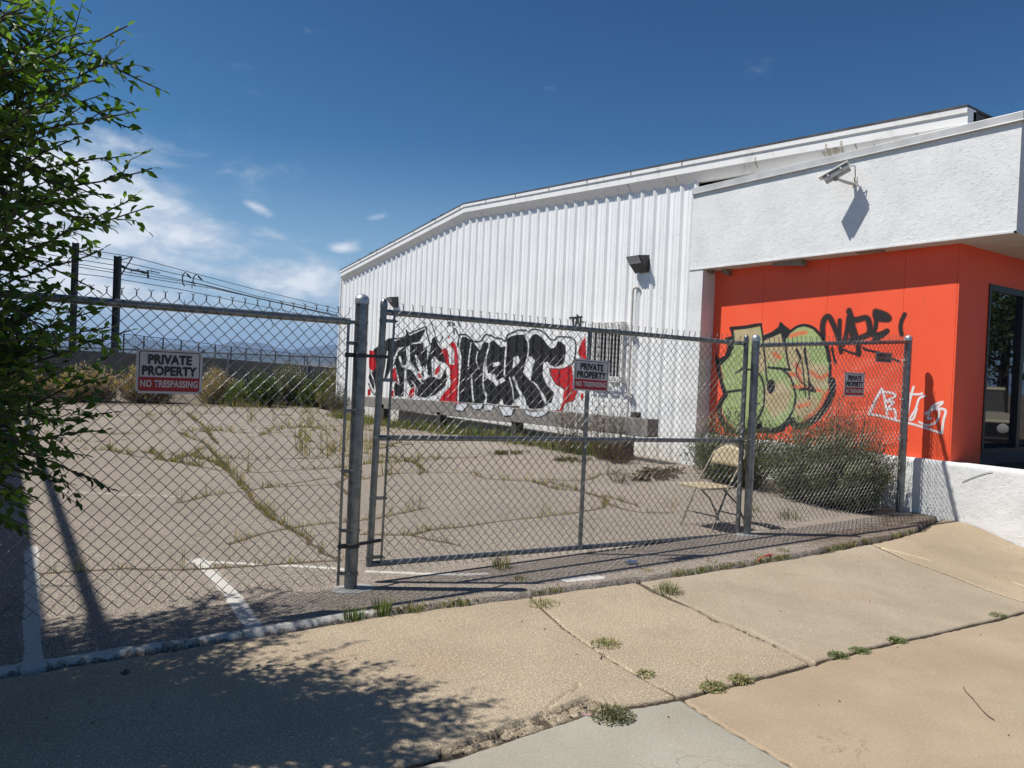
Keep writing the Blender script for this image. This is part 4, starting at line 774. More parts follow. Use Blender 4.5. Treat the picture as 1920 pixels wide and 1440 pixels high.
mb = MB()
for y, ln, dp, xx in ((6.35, .50, .10, .10), (7.72, .10, .11, .18), (7.98, .12, .07, .1), (5.2, .35, .03, .06)):
    mb = MB(); mb.hexa([(FX+xx, y, FZ0-dp), (FX+xx+.1, y, FZ0-dp), (FX+xx+.1, y+ln, FZ0-.02), (FX+xx, y+ln, FZ0-dp*.6), (FX+xx-.02, y, FZ0-.013), (FX+xx+.1, y, FZ0-.013), (FX+xx+.1, y+ln, FZ0-.013), (FX+xx-.02, y+ln*.95, FZ0-.013)]); mb.build('torn_sheathing', mat('torn_board', (.30, .27, .23), (.2, .18, .15), 20, .9), sf)
MB().box(FX, 8.045, .05, FX+.36, FY1, FZ0-.012).build('pillar', STUCCO, sf)
OY = 4.35
def xo(y): return 9.285+.015*(y-OY)
seams = [OY, 4.985, 6.045, 7.105, 8.3]
for a, b in zip(seams[:-1], seams[1:]):
    MB().hexa([(xo(a+.002), a+.002, .60), (9.6, a+.002, .60), (9.6, b-.002, .60), (xo(b-.002), b-.002, .60), (xo(a+.002), a+.002, FZ0-.013), (9.6, a+.002, FZ0-.013), (9.6, b-.002, FZ0-.013), (xo(b-.002), b-.002, FZ0-.013)]).build('wall_panel', ORANGE, sf)
# front wall with window
wx0 = ony(1846, 700, 4.33)[0]; wzt = ony(1846, 530, 4.33)[2]; wzb = .74; wx1 = wx0+2.3
ox0 = xo(OY)+.003
MB().box(ox0, 4.33, .60, wx0, OY, FZ0-.013).build('wall_panel', ORANGE, sf); MB().box(wx0, 4.33, wzt, 15, OY, FZ0-.013).build('wall_panel', ORANGE, sf)
MB().box(wx1, 4.33, .60, 15, OY, wzt).build('wall_panel', ORANGE, sf); MB().box(wx0, 4.335, .60, wx1, OY, wzb).build('sill_panel', mat('dark_sill', (.03, .035, .05), (.02, .02, .03), 10, .5), sf)
BF = mat('black_frame', (.012, .012, .013), (.02, .02, .02), 20, .35)
mb = MB(); fw = .06
mb.box(wx0, 4.315, wzb, wx0+fw*.8, 4.40, wzt); mb.box(wx0+fw*.8, 4.315, wzt-fw*1.3, wx1, 4.40, wzt); mb.box(wx0+fw*.8, 4.315, wzb, wx1, 4.40, wzb+fw); mb.box(wx1-fw, 4.318, wzb+fw, wx1-.001, 4.399, wzt-fw*1.3)
mx_ = wx0+.93; mb.box(mx_, 4.31, wzb+fw, mx_+.09, 4.39, wzt-fw*1.3)
wnf = mb.build('window', BF, sf)
m, nt2, bs = principled('window_glass'); bs.inputs['Base Color'].default_value = (.01, .013, .016, 1); bs.inputs['Roughness'].default_value = .015; bs.inputs['Specular IOR Level'].default_value = .9; bs.inputs['IOR'].default_value = 1.6
MB().box(wx0+.04, 4.355, wzb+.05, wx1-.05, 4.362, wzt-.05).build('pane', m, wnf)
MB().box(9.605, 4.40, .5, 17, 8.3, FZ0-.014).build('interior_block', BF, sf)
# graffiti on orange
GR = (.36, .46, .185); TN = (.52, .42, .235)
gpoly = [(262, 240), (548, 188), (580, 300), (770, 240), (800, 350), (870, 260), (930, 205), (1020, 185), (1120, 220), (1210, 320), (1270, 430), (1300, 560), (1300, 720), (1280, 850), (1230, 1000), (1150, 1110), (1050, 1190), (950, 1230), (880, 1170), (850, 1210), (750, 1280), (600, 1300), (450, 1310), (300, 1300), (200, 1220), (140, 1100), (145, 1000), (190, 920), (165, 860), (150, 740), (120, 580), (215, 500), (250, 420)]
A2 = [('P', gpoly, GR, 4)]
tan = [[(600, 300), (760, 260), (800, 420), (700, 560), (610, 480)], [(500, 430), (580, 420), (600, 640), (520, 640), (490, 560)], [(850, 420), (1000, 380), (1060, 520), (1030, 700), (900, 760), (870, 600)], [(620, 850), (760, 800), (860, 900), (820, 1060), (700, 1140), (620, 1000)], [(960, 1000), (1120, 960), (1180, 1040), (1060, 1160), (960, 1150)], [(1080, 600), (1240, 640), (1260, 800), (1120, 860), (1060, 760)], [(300, 250), (500, 230), (520, 300), (320, 340)]]
for q in tan: A2.append(('P', q, TN, 60))
for q in ([(880, 290), (960, 260), (1040, 250)], [(870, 700), (960, 720), (1000, 800)], [(1100, 680), (1200, 740), (1280, 700)], [(900, 830), (1050, 850), (1200, 880)], [(1250, 900), (1180, 1080), (1040, 1180)], [(940, 600), (980, 680)], [(960, 1050), (1080, 1020)], [(700, 480), (760, 520)]): A2.append(('S', q, (.72, .17, .07), 22, 30))
def S_(w, so, *p): A2.append(('S', list(p), K, w, so))
S_(26, 16, (235, 205), (400, 190), (552, 158)); S_(15, 7, (555, 160), (577, 300), (602, 560), (622, 780)); S_(24, 10, (238, 205), (258, 300), (252, 420)); A2.append(('P', [(70, 590), (70, 470), (90, 540), (170, 500), (200, 400), (170, 310), (250, 290), (258, 400), (225, 500), (190, 540), (130, 600)], K, 6))
S_(38, 8, (95, 600), (120, 740), (165, 900)); S_(24, 7, (165, 900), (280, 880), (380, 872)); S_(48, 8, (175, 925), (120, 1010), (108, 1120), (160, 1235), (250, 1315)); S_(36, 12, (240, 1310), (350, 1335), (470, 1320), (560, 1290)); S_(20, 8, (285, 690), (350, 645), (400, 590), (395, 540))
S_(19, 6, (385, 652), (480, 655), (545, 710), (585, 800), (595, 930), (580, 1060), (540, 1150), (470, 1250)); A2.append(('P', [(578, 290), (680, 245), (752, 190), (765, 130), (800, 170), (880, 230), (862, 275), (815, 330), (822, 400), (798, 370), (775, 255), (690, 290), (590, 335)], K, 10))
S_(18, 5, (815, 330), (840, 520), (868, 650)); S_(26, 6, (640, 628), (760, 640), (868, 652)); S_(20, 6, (790, 650), (870, 730), (915, 850), (932, 950), (905, 1080), (850, 1180), (760, 1275))
A2.append(('P', [(665+43*math.cos(a), 835+78*math.sin(a)) for a in np.linspace(0, 6.1, 20)], K, 5))
S_(26, 7, (870, 245), (950, 188), (1040, 172), (1130, 205), (1210, 295), (1270, 400), (1300, 540), (1303, 700), (1292, 780)); S_(66, 9, (1328, 770), (1325, 890), (1285, 1000), (1210, 1115), (1110, 1205), (1010, 1258), (930, 1255), (890, 1195))
S_(24, 7, (942, 435), (985, 530)); S_(24, 7, (1030, 425), (1040, 520), (1055, 600)); S_(12, 5, (985, 540), (945, 620), (942, 700), (985, 780), (1050, 825)); S_(13, 5, (1000, 560), (1018, 700), (1040, 940)); S_(17, 5, (1040, 540), (1073, 720), (1080, 965)); S_(26, 6, (1075, 790), (1140, 885), (1060, 860), (980, 868)); S_(50, 22, (420, 1300), (560, 1300), (680, 1310), (790, 1285)); S_(30, 14, (760, 1290), (840, 1240), (890, 1200))
A3 = []
def T_(w, so, c, *p): A3.append(('S', list(p), c, w*1.0, so*1.5))
KB = (.022, .016, .016)
T_(26, 22, KB, (15, 350), (10, 250), (30, 180), (65, 160), (95, 205), (140, 310), (165, 400)); T_(20, 18, KB, (165, 195), (163, 330), (175, 480)); T_(24, 18, KB, (245, 170), (228, 300), (200, 400), (175, 420)); T_(20, 12, KB, (255, 240), (270, 330), (285, 400))
T_(24, 22, KB, (250, 105), (268, 190), (300, 300), (330, 400), (335, 500)); T_(30, 22, KB, (250, 115), (290, 190), (400, 172), (430, 220), (430, 310), (350, 352), (260, 375)); T_(32, 26, KB, (490, 118), (500, 170), (600, 182), (580, 150), (520, 125)); T_(24, 16, KB, (490, 170), (490, 240), (462, 330)); T_(28, 14, KB, (420, 320), (520, 320), (592, 288), (560, 320), (470, 378))
T_(12, 8, KB, (200, 458), (300, 495), (345, 468)); T_(13, 7, KB, (378, 440), (400, 458), (520, 485)); T_(13, 8, KB, (95, 440), (110, 520), (126, 580)); T_(11, 6, KB, (0, 360), (40, 440), (60, 560)); T_(22, 16, KB, (750, 140), (722, 200), (712, 260), (722, 320)); T_(16, 5, KB, (768, 490), (795, 570), (778, 604)); T_(14, 5, KB, (645, 540), (700, 566))
WT = (.86, .80, .80)
for w, p in ((18, [(430, 1035), (490, 910), (545, 815)]), (14, [(545, 815), (570, 900), (592, 1040)]), (13, [(545, 835), (640, 850), (665, 880), (575, 925), (650, 930), (600, 990), (662, 1000), (668, 1095)]), (12, [(430, 1040), (530, 1055), (660, 1090), (860, 1140), (1085, 1212)]), (16, [(1085, 1210), (1098, 1100), (1115, 1003), (1010, 990)]), (14, [(830, 795), (800, 900), (775, 1040)]), (12, [(755, 860), (890, 860), (905, 850)]), (12, [(935, 875), (880, 900), (850, 990), (795, 1085), (830, 1080), (860, 990)]), (13, [(935, 1035), (1030, 980), (1080, 950), (1085, 930), (1000, 970), (958, 1070), (985, 1078)]), (12, [(1000, 985), (1060, 1010), (1040, 1100), (960, 1140), (880, 1110)])): T_(w, 8, WT, *p)
def orange_graffiti(ox, oy, s, layers, y0, y1, z0, z1, label):
    yy = np.arange(y0, y1, .0075); zz = np.arange(z0, z1, .0075); Yg, Zg = np.meshgrid(yy, zz, indexing='ij'); P = np.stack([xo(Yg)-.003, Yg, Zg], -1)
    Xp, Yp = px_grid(ox, oy, s, P.reshape(-1, 3)); Xp = Xp.reshape(Yg.shape); Yp = Yp.reshape(Yg.shape); col, cov = paint_layer(Xp, Yp, layers, Yg, Zg)
    kq = (cov[:-1, :-1]+cov[1:, :-1]+cov[1:, 1:]+cov[:-1, 1:]) > .04
    o = grid_mesh('graffiti', P[::-1].copy(), PAINT, sf, True, {'col': np.concatenate([col, np.ones(cov.shape+(1,))], -1)[::-1].copy(), 'cover': cov[::-1].copy()}, keep=kq[::-1]); o['label'] = label
orange_graffiti(1330, 580, 5.76, A2, 5.4, 8.04, .68, 2.4, 'green bubble letter graffiti outlined in black')
orange_graffiti(1540, 560, 4.8, A3, OY+.01, 6.3, .7, 2.75, 'black and white spray tags on the orange wall')
# stucco base wall running past the corner
lw_ = thing('low_wall', 'low white stucco wall at the foot of the orange wall', 'wall', (9.3, 5, 0))
yy = np.concatenate([np.linspace(.2, 8.04, 260)]); zz = np.linspace(-.3, .675, 40); Yg, Zg = np.meshgrid(yy, zz, indexing='ij')
Xg = 9.2+(fbm(Yg, Zg, 2.0, 130)-.5)*.02+(fbm(Yg, Zg, 9, 131)-.5)*.006+.02*ss((Zg-.64)/.035)
grid_mesh('face', np.stack([Xg, Yg, Zg+(fbm(Yg, Yg*0, 3, 132)-.5)*.02*ss((Zg-.5)/.15)], -1)[::-1], STUCCO, lw_)
MB().box(9.212, .2, -.3, 9.48, 4.325, .662).build('core', STUCCO, lw_); MB().box(9.212, 4.33, -.3, 9.284, 8.04, .662).build('core', STUCCO, lw_)
mb = MB()
def crack_line(p, w):
    q = [onx(a, b, 9.19) for a, b in p]
    for a, b in zip(q[:-1], q[1:]): mb.bar(a+np.array([.004, 0, 0]), b+np.array([.004, 0, 0]), w, .006, up=(1, 0, 0))
crack_line([(1860, 884), (1850, 886), (1838, 890), (1820, 896), (1803, 903)], .002); crack_line([(1828, 993), (1838, 996), (1852, 1001)], .006)
mb.build('crack', DARKM, lw_)
props(MB().box(9.48, .2, -.2, 15, 4.325, .60).build('planter_bed', mat('mulch', (.05, .035, .025), (.09, .06, .04), 30, .95, 0, 1, 40, .03)), kind='structure')
# ------------------------------------------------------------------ security camera
sc_ = thing('security_camera', 'white box security camera on an arm on the stucco fascia', 'camera', tuple(onx(1605, 345, FX)))
bp = onx(1603, 345, FX); CW = mat('camera_shell', (.66, .65, .61), (.6, .59, .55), 20, .45); CG = mat('camera_under', (.30, .30, .30), (.26, .26, .26), 20, .5)
jp = bp+np.array([-.27, .10, .10])   # ball joint
MB().box(bp[0]-.01, bp[1]-.035, bp[2]-.03, bp[0]+.01, bp[1]+.035, bp[2]+.09).build('wall_plate', CW, sc_, bevel=.003)
MB().tube([bp+np.array([0, 0, .0]), bp+np.array([-.12, .03, .0]), jp+np.array([.0, 0, -.06])], [.022, .02, .016], 10).build('arm', CW, sc_, smooth=True)
MB().lathe(jp+np.array([0, 0, -.09]), (0, 0, 1), [(.02, 0), (.034, .02), (.03, .06), (.02, .085)], 12).build('ball_joint', CG, sc_, smooth=True)
def ray_at(px_, py_, x): return onx(px_, py_, x)
f0 = onx(1546, 338, jp[0]-.05); b0 = onx(1592, 312, jp[0]+.06); dirc = (f0-b0)/np.linalg.norm(f0-b0)
sid = np.cross(dirc, (0, 0, 1)); sid /= np.linalg.norm(sid); upv = np.cross(sid, dirc)
def cbox(c0, c1, w, h, off): 
    q = []
    for z in (-h/2, h/2):
        for e, s2 in ((c0, -1), (c1, -1), (c1, 1), (c0, 1)): q.append(e+sid*s2*w/2+upv*(z+off))
    return MB().hexa(q)
cbox(f0, b0, .125, .085, -.005).build('body', CG, sc_, bevel=.006); cbox(f0+dirc*.045, b0-dirc*.02, .15, .022, .048).build('sunshield', CW, sc_, bevel=.006)
for t_ in (.2, .72):
    for s2 in (-1, 1): q = f0+(b0-f0)*t_+sid*.066*s2; MB().bar(q, q+upv*.04, .02, .008, up=tuple(sid)).build('latch', CW, sc_)
MB().tube([b0-dirc*.01, b0-dirc*.06+np.array([.03, 0, -.02]), b0+np.array([.10, -.03, -.12]), bp+np.array([-.03, -.01, .06]), bp+np.array([-.01, 0, .03])], .006, 6).build('cable', DARKM, sc_, smooth=True)
# ------------------------------------------------------------------ folding chair
chx = thing('folding_chair', 'beige metal folding chair behind the gate', 'chair', (6.1, 5.1, 0))
CT = mat('chair_beige', (.46, .38, .25), (.40, .33, .21), 20, .45); CB = mat('chair_tube', (.30, .26, .19), (.12, .10, .08), 30, .45, .3)
ya, yb = 4.93, 5.33
for y in (ya, yb):
    MB().tube([(5.84, y, .02), (6.07, y, .45), (6.29, y, .74)], .011, 8).build('front_leg', CB, chx, smooth=True)
    MB().tube([(6.40, y+(.02 if y == ya else -.02), .02), (6.24, y+(.02 if y == ya else -.02), .26), (5.99, y+(.02 if y == ya else -.02), .44)], .010, 8).build('rear_leg', CB, chx, smooth=True)
MB().tube([(5.90, ya, .16), (5.90, yb, .16)], .008, 7).build('crossbar', CB, chx, smooth=True); MB().tube([(6.33, ya+.02, .13), (6.33, yb-.02, .13)], .008, 7).build('crossbar', CB, chx, smooth=True)
mb = MB(); ar = [(6.29, ya, .74)]+[(6.29+.05*math.sin(a)**.7, (ya+yb)/2-.2*math.cos(a), .74+.11*math.sin(a)**.8) for a in np.linspace(.15, math.pi-.15, 11)]+[(6.29, yb, .74)]
mb.tube(ar, .011, 8); mb.build('back_tube', CB, chx, smooth=True)
yy = np.linspace(0, 1, 15); zz = np.linspace(0, 1, 6); P = np.zeros((15, 6, 3))
for i, u in enumerate(yy):
    a = math.pi*u; top = .74+.105*max(math.sin(a), 0)**.6 if 0 < u < 1 else .75
    for j, v in enumerate(zz): z = .635+(top-.635)*v; P[i, j] = (6.235+.06*v+.035*math.sin(a), ya+.005+(yb-ya-.01)*u, z)
o = grid_mesh('backrest', P, CT, chx); sm = o.modifiers.new('solid', 'SOLIDIFY'); sm.thickness = .006
so_ = [(5.74+.0, 4.97), (5.74, 5.29), (5.80, 5.34), (6.16, 5.32), (6.18, 5.28), (6.18, 4.98), (6.16, 4.94), (5.80, 4.92)]
mb = MB(); n = len(so_); mb.add([(a, b, .455-.03*(a-5.74)-z) for z in (.0, .024) for a, b in so_], [tuple(range(n))[::-1], tuple(range(n, 2*n))]+[(i, (i+1) % n, n+(i+1) % n, n+i) for i in range(n)]); mb.build('seat', CT, chx, bevel=.006)
# ------------------------------------------------------------------ litter
p = gpt(1182, 1060); mb = MB(); 
mb.tube([p+np.array([-.045, .0, .022]), p+np.array([-.02, .005, .03]), p+np.array([.0, .0, .022]), p+np.array([.03, -.01, .028]), p+np.array([.05, -.008, .024])], [.022, .030, .020, .028, .024], 12)
for i, v in enumerate(mb.v): k = 1+.25*(fbm(np.array([v[0]]), np.array([v[2]+v[1]]), 60, 140)[0]-.5); mb.v[i] = (p[0]+(v[0]-p[0])*k, p[1]+(v[1]-p[1])*k, p[2]+.002+(v[2]-p[2])*k*.85)
props(mb.build('crushed_can', mat('can_metal', (.6, .62, .65), (.42, .45, .5), 45, .25, .8), origin=tuple(p), smooth=True), 'crushed silver drink can in the gate shadow', 'can')
p = gpt(1435, 1047); mb = MB(); q0, q1 = gpt(1420, 1054), gpt(1447, 1041); mb.tube([q0+(0, 0, .008), (q0+q1)/2+np.array([0, .01, .02]), q1+(0, 0, .012)], .006, 6); mb.tube([(q0+q1)/2+(0, 0, .015), q1+np.array([.03, -.015, .01])], .005, 6)
props(mb.build('plastic_strip', mat('red_plastic', (.55, .06, .03), (.5, .05, .03), 20, .5), origin=tuple(p)), 'red plastic strip lying on the edge of the sidewalk', 'litter')
pts = [gpt(a, b)+np.array([0, 0, .006]) for a, b in ((1806, 1289), (1809, 1297), (1822, 1310), (1838, 1330), (1853, 1345), (1864, 1352))]
props(MB().tube(pts, .0022, 5).build('twig', TWIG, origin=tuple(pts[0])), 'long thin curved twig on the tan slab at right', 'twig')
pts = [gpt(a, b)+np.array([0, 0, .005]) for a, b in ((1126, 1237), (1131, 1226))]; props(MB().tube(pts, .003, 5).build('twig', TWIG, origin=tuple(pts[0])), 'short dark twig beside the left cross joint', 'twig')
pts = [gpt(a, b)+np.array([0, 0, .006]) for a, b in ((1091, 1341), (1119, 1346))]; props(MB().tube(pts, .003, 6).build('drinking_straw', mat('straw_pink', (.6, .35, .42), (.55, .3, .38), 20, .5), origin=tuple(pts[0])), 'pale pink straw lying in the crumbled joint', 'straw')
mb = MB()
for _ in range(260):
    x = rnd.uniform(0, 8.4); y = rnd.uniform(1.2, 6.5); z = gz(x, y)+.002; s_ = rnd.choice([.0015, .002, .003, .005]); a = rnd.uniform(0, 6.28)
    if rnd.random() < .5: px_, py_ = rnd.uniform(860, 1120), rnd.uniform(1335, 1420); q = gpt(px_, np.interp(px_, (860, 1000, 1120), (1405, 1362, 1322))+rnd.uniform(-8, 8)); x, y, z = q[0], q[1]+.03, q[2]
    mb.hexa([(x+s_*math.cos(a+k*1.57)*rnd.uniform(.6, 1.2), y+s_*math.sin(a+k*1.57)*rnd.uniform(.6, 1.2), z+h_) for h_ in (0, s_*.8) for k in range(4)])
props(mb.build('pebbles', mat('pebble', (.20, .17, .13), (.08, .065, .05), 40, .9), None), 'scattered pebbles and grit on the sidewalk and lot', kind='stuff')
for (a, b, s_, lab) in ((304, 1088, .035, 'crumpled dark leaf on the lot near the painted line'), (300, 1082, .03, 'dark scrap on the lot near the painted line'), (236, 1262, .03, 'dark clod on the shaded sidewalk'), (392, 985, .02, 'small dark stone on the lot behind the left fence'), (1021, 1180, .011, 'tiny dark pebble on the middle slab')):
    p = gpt(a, b); mb = MB(); n = 7
    mb.add([(p[0]+math.cos(6.283*k/n)*s_*rnd.uniform(.5, 1), p[1]+math.sin(6.283*k/n)*s_*rnd.uniform(.5, 1), p[2]+.003) for k in range(n)]+[(p[0]+.3*s_, p[1], p[2]+s_*.7), (p[0]-.3*s_, p[1]+.1*s_, p[2]+s_*.5)], [(k, (k+1) % n, n+(k % 2)) for k in range(n)])
    props(mb.build('debris', TIMD, origin=tuple(p)), lab, 'debris')
# ------------------------------------------------------------------ leafy tree at the left
def leaf(mb, p, d, up, ln, wd, col):
    d = d/np.linalg.norm(d); s_ = np.cross(d, up); s_ /= (np.linalg.norm(s_)+1e-9); n_ = np.cross(s_, d); c = ln
    b0 = p+d*ln*.06
    mb.add([p, b0+d*c*.34-s_*wd*.5+n_*wd*.16, b0+d*c*.72-s_*wd*.33+n_*wd*.10, b0+d*c-n_*wd*.12, b0+d*c*.72+s_*wd*.33+n_*wd*.10, b0+d*c*.34+s_*wd*.5+n_*wd*.16, b0+d*c*.45], [(0, 6, 1), (1, 6, 2), (2, 6, 3), (3, 6, 4), (4, 6, 5), (5, 6, 0)], col)
rt = random.Random(21)
def gv(s_): return np.array([rt.gauss(0, s_), rt.gauss(0, s_), rt.gauss(0, s_)])
LC = [(.062, .125, .024), (.09, .165, .026), (.042, .09, .020), (.13, .21, .04), (.055, .115, .024)]
tree = thing('leafy_tree', 'green leafy tree reaching over the left end of the fence', 'tree', (-1.35, 4.0, 0))
lv = MB(); tw = MB(); limb = MB()
trunk_pts = [np.array(p) for p in ((-1.35, 4.0, -.1), (-1.33, 4.0, .8), (-1.28, 3.98, 1.7), (-1.22, 3.96, 2.6), (-1.15, 3.92, 3.5), (-1.05, 3.9, 4.3))]
MB().tube(trunk_pts, [.10, .085, .072, .058, .04, .02], 12).build('trunk', BARK, tree, smooth=True)
def spray(T, S0, dens=1.0, r0=.011, len_=1.0):
    """one leafy branch from S0 to the tip T with side twigs carrying alternate leaves"""
    S0 = np.array(S0); T = np.array(T); Ld = np.linalg.norm(T-S0); mid = (S0+T)/2+np.array([0, 0, .10*Ld])+gv(.04); P = []
    n = max(6, int(Ld/.07))
    for i in range(n+1): t = i/n; P.append((1-t)**2*S0+2*t*(1-t)*mid+t*t*T+gv(.006))
    tw.tube(P, [r0*(1-.85*i/n)+.0012 for i in range(n+1)], 5, caps=False)
    tone = rt.uniform(.7, 1.25); base = rt.choice(LC)
    def leaves_on(Q, l0):
        sd_ = 1
        for a, b in zip(Q[:-1], Q[1:]):
            d = b-a; L_ = np.linalg.norm(d); d = d/L_; m_ = max(1, int(L_/.024))
            for k in range(m_):
                if rt.random() > dens: continue
                p = a+d*L_*(k+rt.random()*.5)/m_; sd_ = -sd_; side = np.cross(d, (0, 0, 1)); side /= (np.linalg.norm(side)+1e-6)
                dd = d*.75+side*sd_*rt.uniform(.5, 1)+np.array([0, 0, rt.uniform(-.7, .35)])+gv(.3); up = np.array([.1, -.3, .45])+gv(.8); ln = l0*rt.uniform(.65, 1.2)
                k2 = tone*rt.uniform(.7, 1.35); leaf(lv, p, dd, up, ln, ln*rt.uniform(.46, .62), [v*k2 for v in base])
        leaf(lv, Q[-1], Q[-1]-Q[-2]+gv(.01), np.array([0, 0, 1.])+gv(.3), l0*.8, l0*.38, [v*tone for v in base])
    leaves_on(P[n//3:], .050)
    for i in range(int(n*.25), n-1):
        if rt.random() > .80: continue
        d = P[i+1]-P[i]; d /= np.linalg.norm(d); side = np.cross(d, (0, 0, 1)); side /= np.linalg.norm(side)+1e-6
        sd2 = 1 if i % 2 else -1; l2 = rt.uniform(.12, .36)*(1-.45*i/n)*len_; e = P[i]+(d*.75+side*sd2*rt.uniform(.3, .8)+np.array([0, 0, rt.uniform(-.6, .8)]))*l2
        Q = [P[i], (P[i]+e)/2+gv(.012)+np.array([0, 0, .015]), e]; tw.tube(Q, [.0028, .002, .001], 4, caps=False); leaves_on(Q, .048)
def origin_for(T):
    z = min(max(T[2]-rt.uniform(.8, 1.9) if (rt.random() < .7 and T[2] > 1.1) else T[2]+rt.uniform(.1, .7), .5), 4.0); x = np.interp(z, [-.1, 4.3], [-1.35, -1.05]); return np.array([x, 3.98, z])
tips = [(236, 47, 3.7), (231, 108, 3.8), (297, 168, 3.8), (262, 205, 3.6), (250, 245, 3.7), (244, 290, 3.9), (293, 315, 3.7), (270, 392, 3.8), (205, 425, 3.6), (262, 365, 4.0), (197, 470, 3.7), (170, 540, 3.6), (250, 618, 3.8), (205, 612, 4.0), (185, 585, 3.7), (215, 775, 3.7), (180, 740, 3.9), (205, 805, 3.9), (203, 915, 3.7), (150, 860, 3.5), (130, 905, 3.7), (60, 935, 3.6), (62, 1000, 3.7), (45, 985, 3.9), (100, 20, 3.9), (150, 60, 3.6), (110, -10, 3.7), (170, 480, 4.1), (145, 700, 4.2), (100, 640, 3.6), (230, 700, 4.1), (60, 560, 3.4), (150, 330, 3.3), (90, 200, 3.4), (120, 430, 3.4)]
for px_, py_, d in tips:
    T = atd(px_, py_, d); O = origin_for(T); spray(T, O+(T-O)*.12, .95)
prof_y = [0, 40, 170, 320, 400, 470, 560, 620, 700, 780, 860, 930, 1000]; prof_x = [60, 190, 240, 250, 220, 160, 130, 160, 130, 165, 160, 110, 20]
for _ in range(140):
    py_ = rt.uniform(-60, 960); px_ = rt.uniform(-60, np.interp(py_, prof_y, prof_x)-(25 if rt.random() < .5 else 70)); d = rt.uniform(3.3, 4.45); T = atd(px_, py_, d); O = origin_for(T)
    if T[1] > 4.62: continue
    spray(T, O+(T-O)*rt.uniform(.1, .3), .9)
prof = lambda py: np.interp(py, prof_y, prof_x)
def shade_spray(gx_, gy_, z, dn):   # branches placed over the ground they shade
    T = np.array([gx_-.52*z, gy_+.283*z, z]); q = proj(T)
    if q[0] > prof(q[1])-30 or (4.5 < T[1] and z < 2.15) or T[1] > 6.2: return
    O = origin_for(T); O[1] = 3.98+(T[1]-3.98)*.3; spray(T, O+(T-O)*.15, dn)
for _ in range(48):
    py_ = rt.uniform(560, 990); px_ = rt.uniform(-120, max(np.interp(py_, prof_y, prof_x)-30, 20)); T = atd(px_, py_, rt.uniform(3.3, 4.5))
    if T[1] < 4.62: O = origin_for(T); spray(T, O+(T-O)*rt.uniform(.15, .3), .95)
for _ in range(60): shade_spray(2.0*rt.random()**1.5-.2, rt.uniform(2.95, 4.1), rt.uniform(1.2, 3.4), .7)
for _ in range(75): shade_spray(2.0*rt.random()**1.2-.3, rt.uniform(4.1, 5.1), rt.uniform(2.1, 3.9), .8)
for z, tx_, ty_, tz in ((.9, -.3, 3.8, 1.6), (1.5, -.2, 4.1, 2.4), (2.1, -.4, 3.5, 3.0), (2.6, -.5, 4.2, 3.6), (1.2, -.4, 3.4, 1.3), (3.1, -.6, 3.6, 4.0)):
    x0 = np.interp(z, [-.1, 4.3], [-1.35, -1.05]); limb.tube([(x0, 3.98, z), ((x0+tx_)/2, (3.98+ty_)/2, (z+tz)/2+.1), (tx_, ty_, tz)], [.034, .022, .010], 8)
limb.build('limbs', BARK, tree, smooth=True); tw.build('twigs', BARK, tree); lo_ = lv.build('crown', LEAF, tree)
# ------------------------------------------------------------------ shrubs
def shrub(name, label, cx_, cy_, z0, rx, ry, h, n, cols, leafw=.010, leafl=.03, stemcol=TWIG, cat='shrub', upr=.6, per=16, group=None):
    t = thing(name, label, cat, (cx_, cy_, z0), group); a_ = MB(); b_ = MB()
    for _ in range(n):
        an = rt.uniform(0, 6.283); rr = math.sqrt(rt.random()); e = np.array([cx_+math.cos(an)*rx*rr, cy_+math.sin(an)*ry*rr, z0+h*rt.uniform(.55, 1.0)*math.sqrt(max(.08, 1-rr*rr*.8))])
        s0 = np.array([cx_+math.cos(an)*rx*rr*(1-upr), cy_+math.sin(an)*ry*rr*(1-upr), z0-.02]); m_ = (s0+e)/2+np.array([math.cos(an)*rx*rr*.12, math.sin(an)*ry*rr*.12, .02])
        P = [s0, m_, e]; a_.tube(P, [.0035*max(1, leafw*90), .0025, .001], 3, caps=False); base = rt.choice(cols); k = rt.uniform(.7, 1.25)
        for q in range(per):
            t_ = rt.uniform(.15, 1.02); p = (1-t_)**2*s0+2*t_*(1-t_)*m_+t_*t_*e+gv(leafl*.6); d = (e-s0)/np.linalg.norm(e-s0)*.9+gv(.45); s_ = np.cross(d, gv(1)); s_ /= np.linalg.norm(s_)+1e-9; d /= np.linalg.norm(d); ll = leafl*rt.uniform(.6, 1.3); w_ = leafw*rt.uniform(.6, 1.2)
            k2 = k*rt.uniform(.75, 1.3); b_.add([p-s_*w_*.3, p+s_*w_*.3, p+d*ll*.6+s_*w_*.5, p+d*ll, p+d*ll*.6-s_*w_*.5], [(0, 1, 2, 3, 4)], [v*k2 for v in base])
    a_.build('stems', stemcol, t); b_.build('foliage', GRASS, t); return t
SG_ = [(.16, .19, .10), (.125, .16, .08), (.22, .235, .14), (.18, .19, .11), (.10, .135, .06)]; SGR = SG_+[(.28, .17, .09), (.22, .19, .09), (.25, .15, .08)]
shrub('shrub', 'big gray green bush against the orange wall, nearest the corner post', 8.55, 5.5, .02, .62, .85, 1.22, 700, SG_, .013, .045, per=24)
shrub('shrub', 'left gray green bush in front of the green graffiti', 8.4, 6.75, .08, .62, .72, 1.15, 500, SG_+[(.13, .16, .07)], .013, .045, per=22)
shrub('shrub', 'tall reddish green weed rising above the big bush', 8.7, 5.3, .02, .45, .75, 1.58, 330, SGR, .009, .035, per=18, upr=.75)
shrub('shrub', 'dark low bush at the corner post behind the short panel', 8.6, 5.0, .0, .42, .2, .62, 170, SG_, .012, .04)
DRYC = [(.17, .10, .045), (.13, .11, .04), (.10, .12, .04), (.20, .13, .07), (.10, .06, .03)]
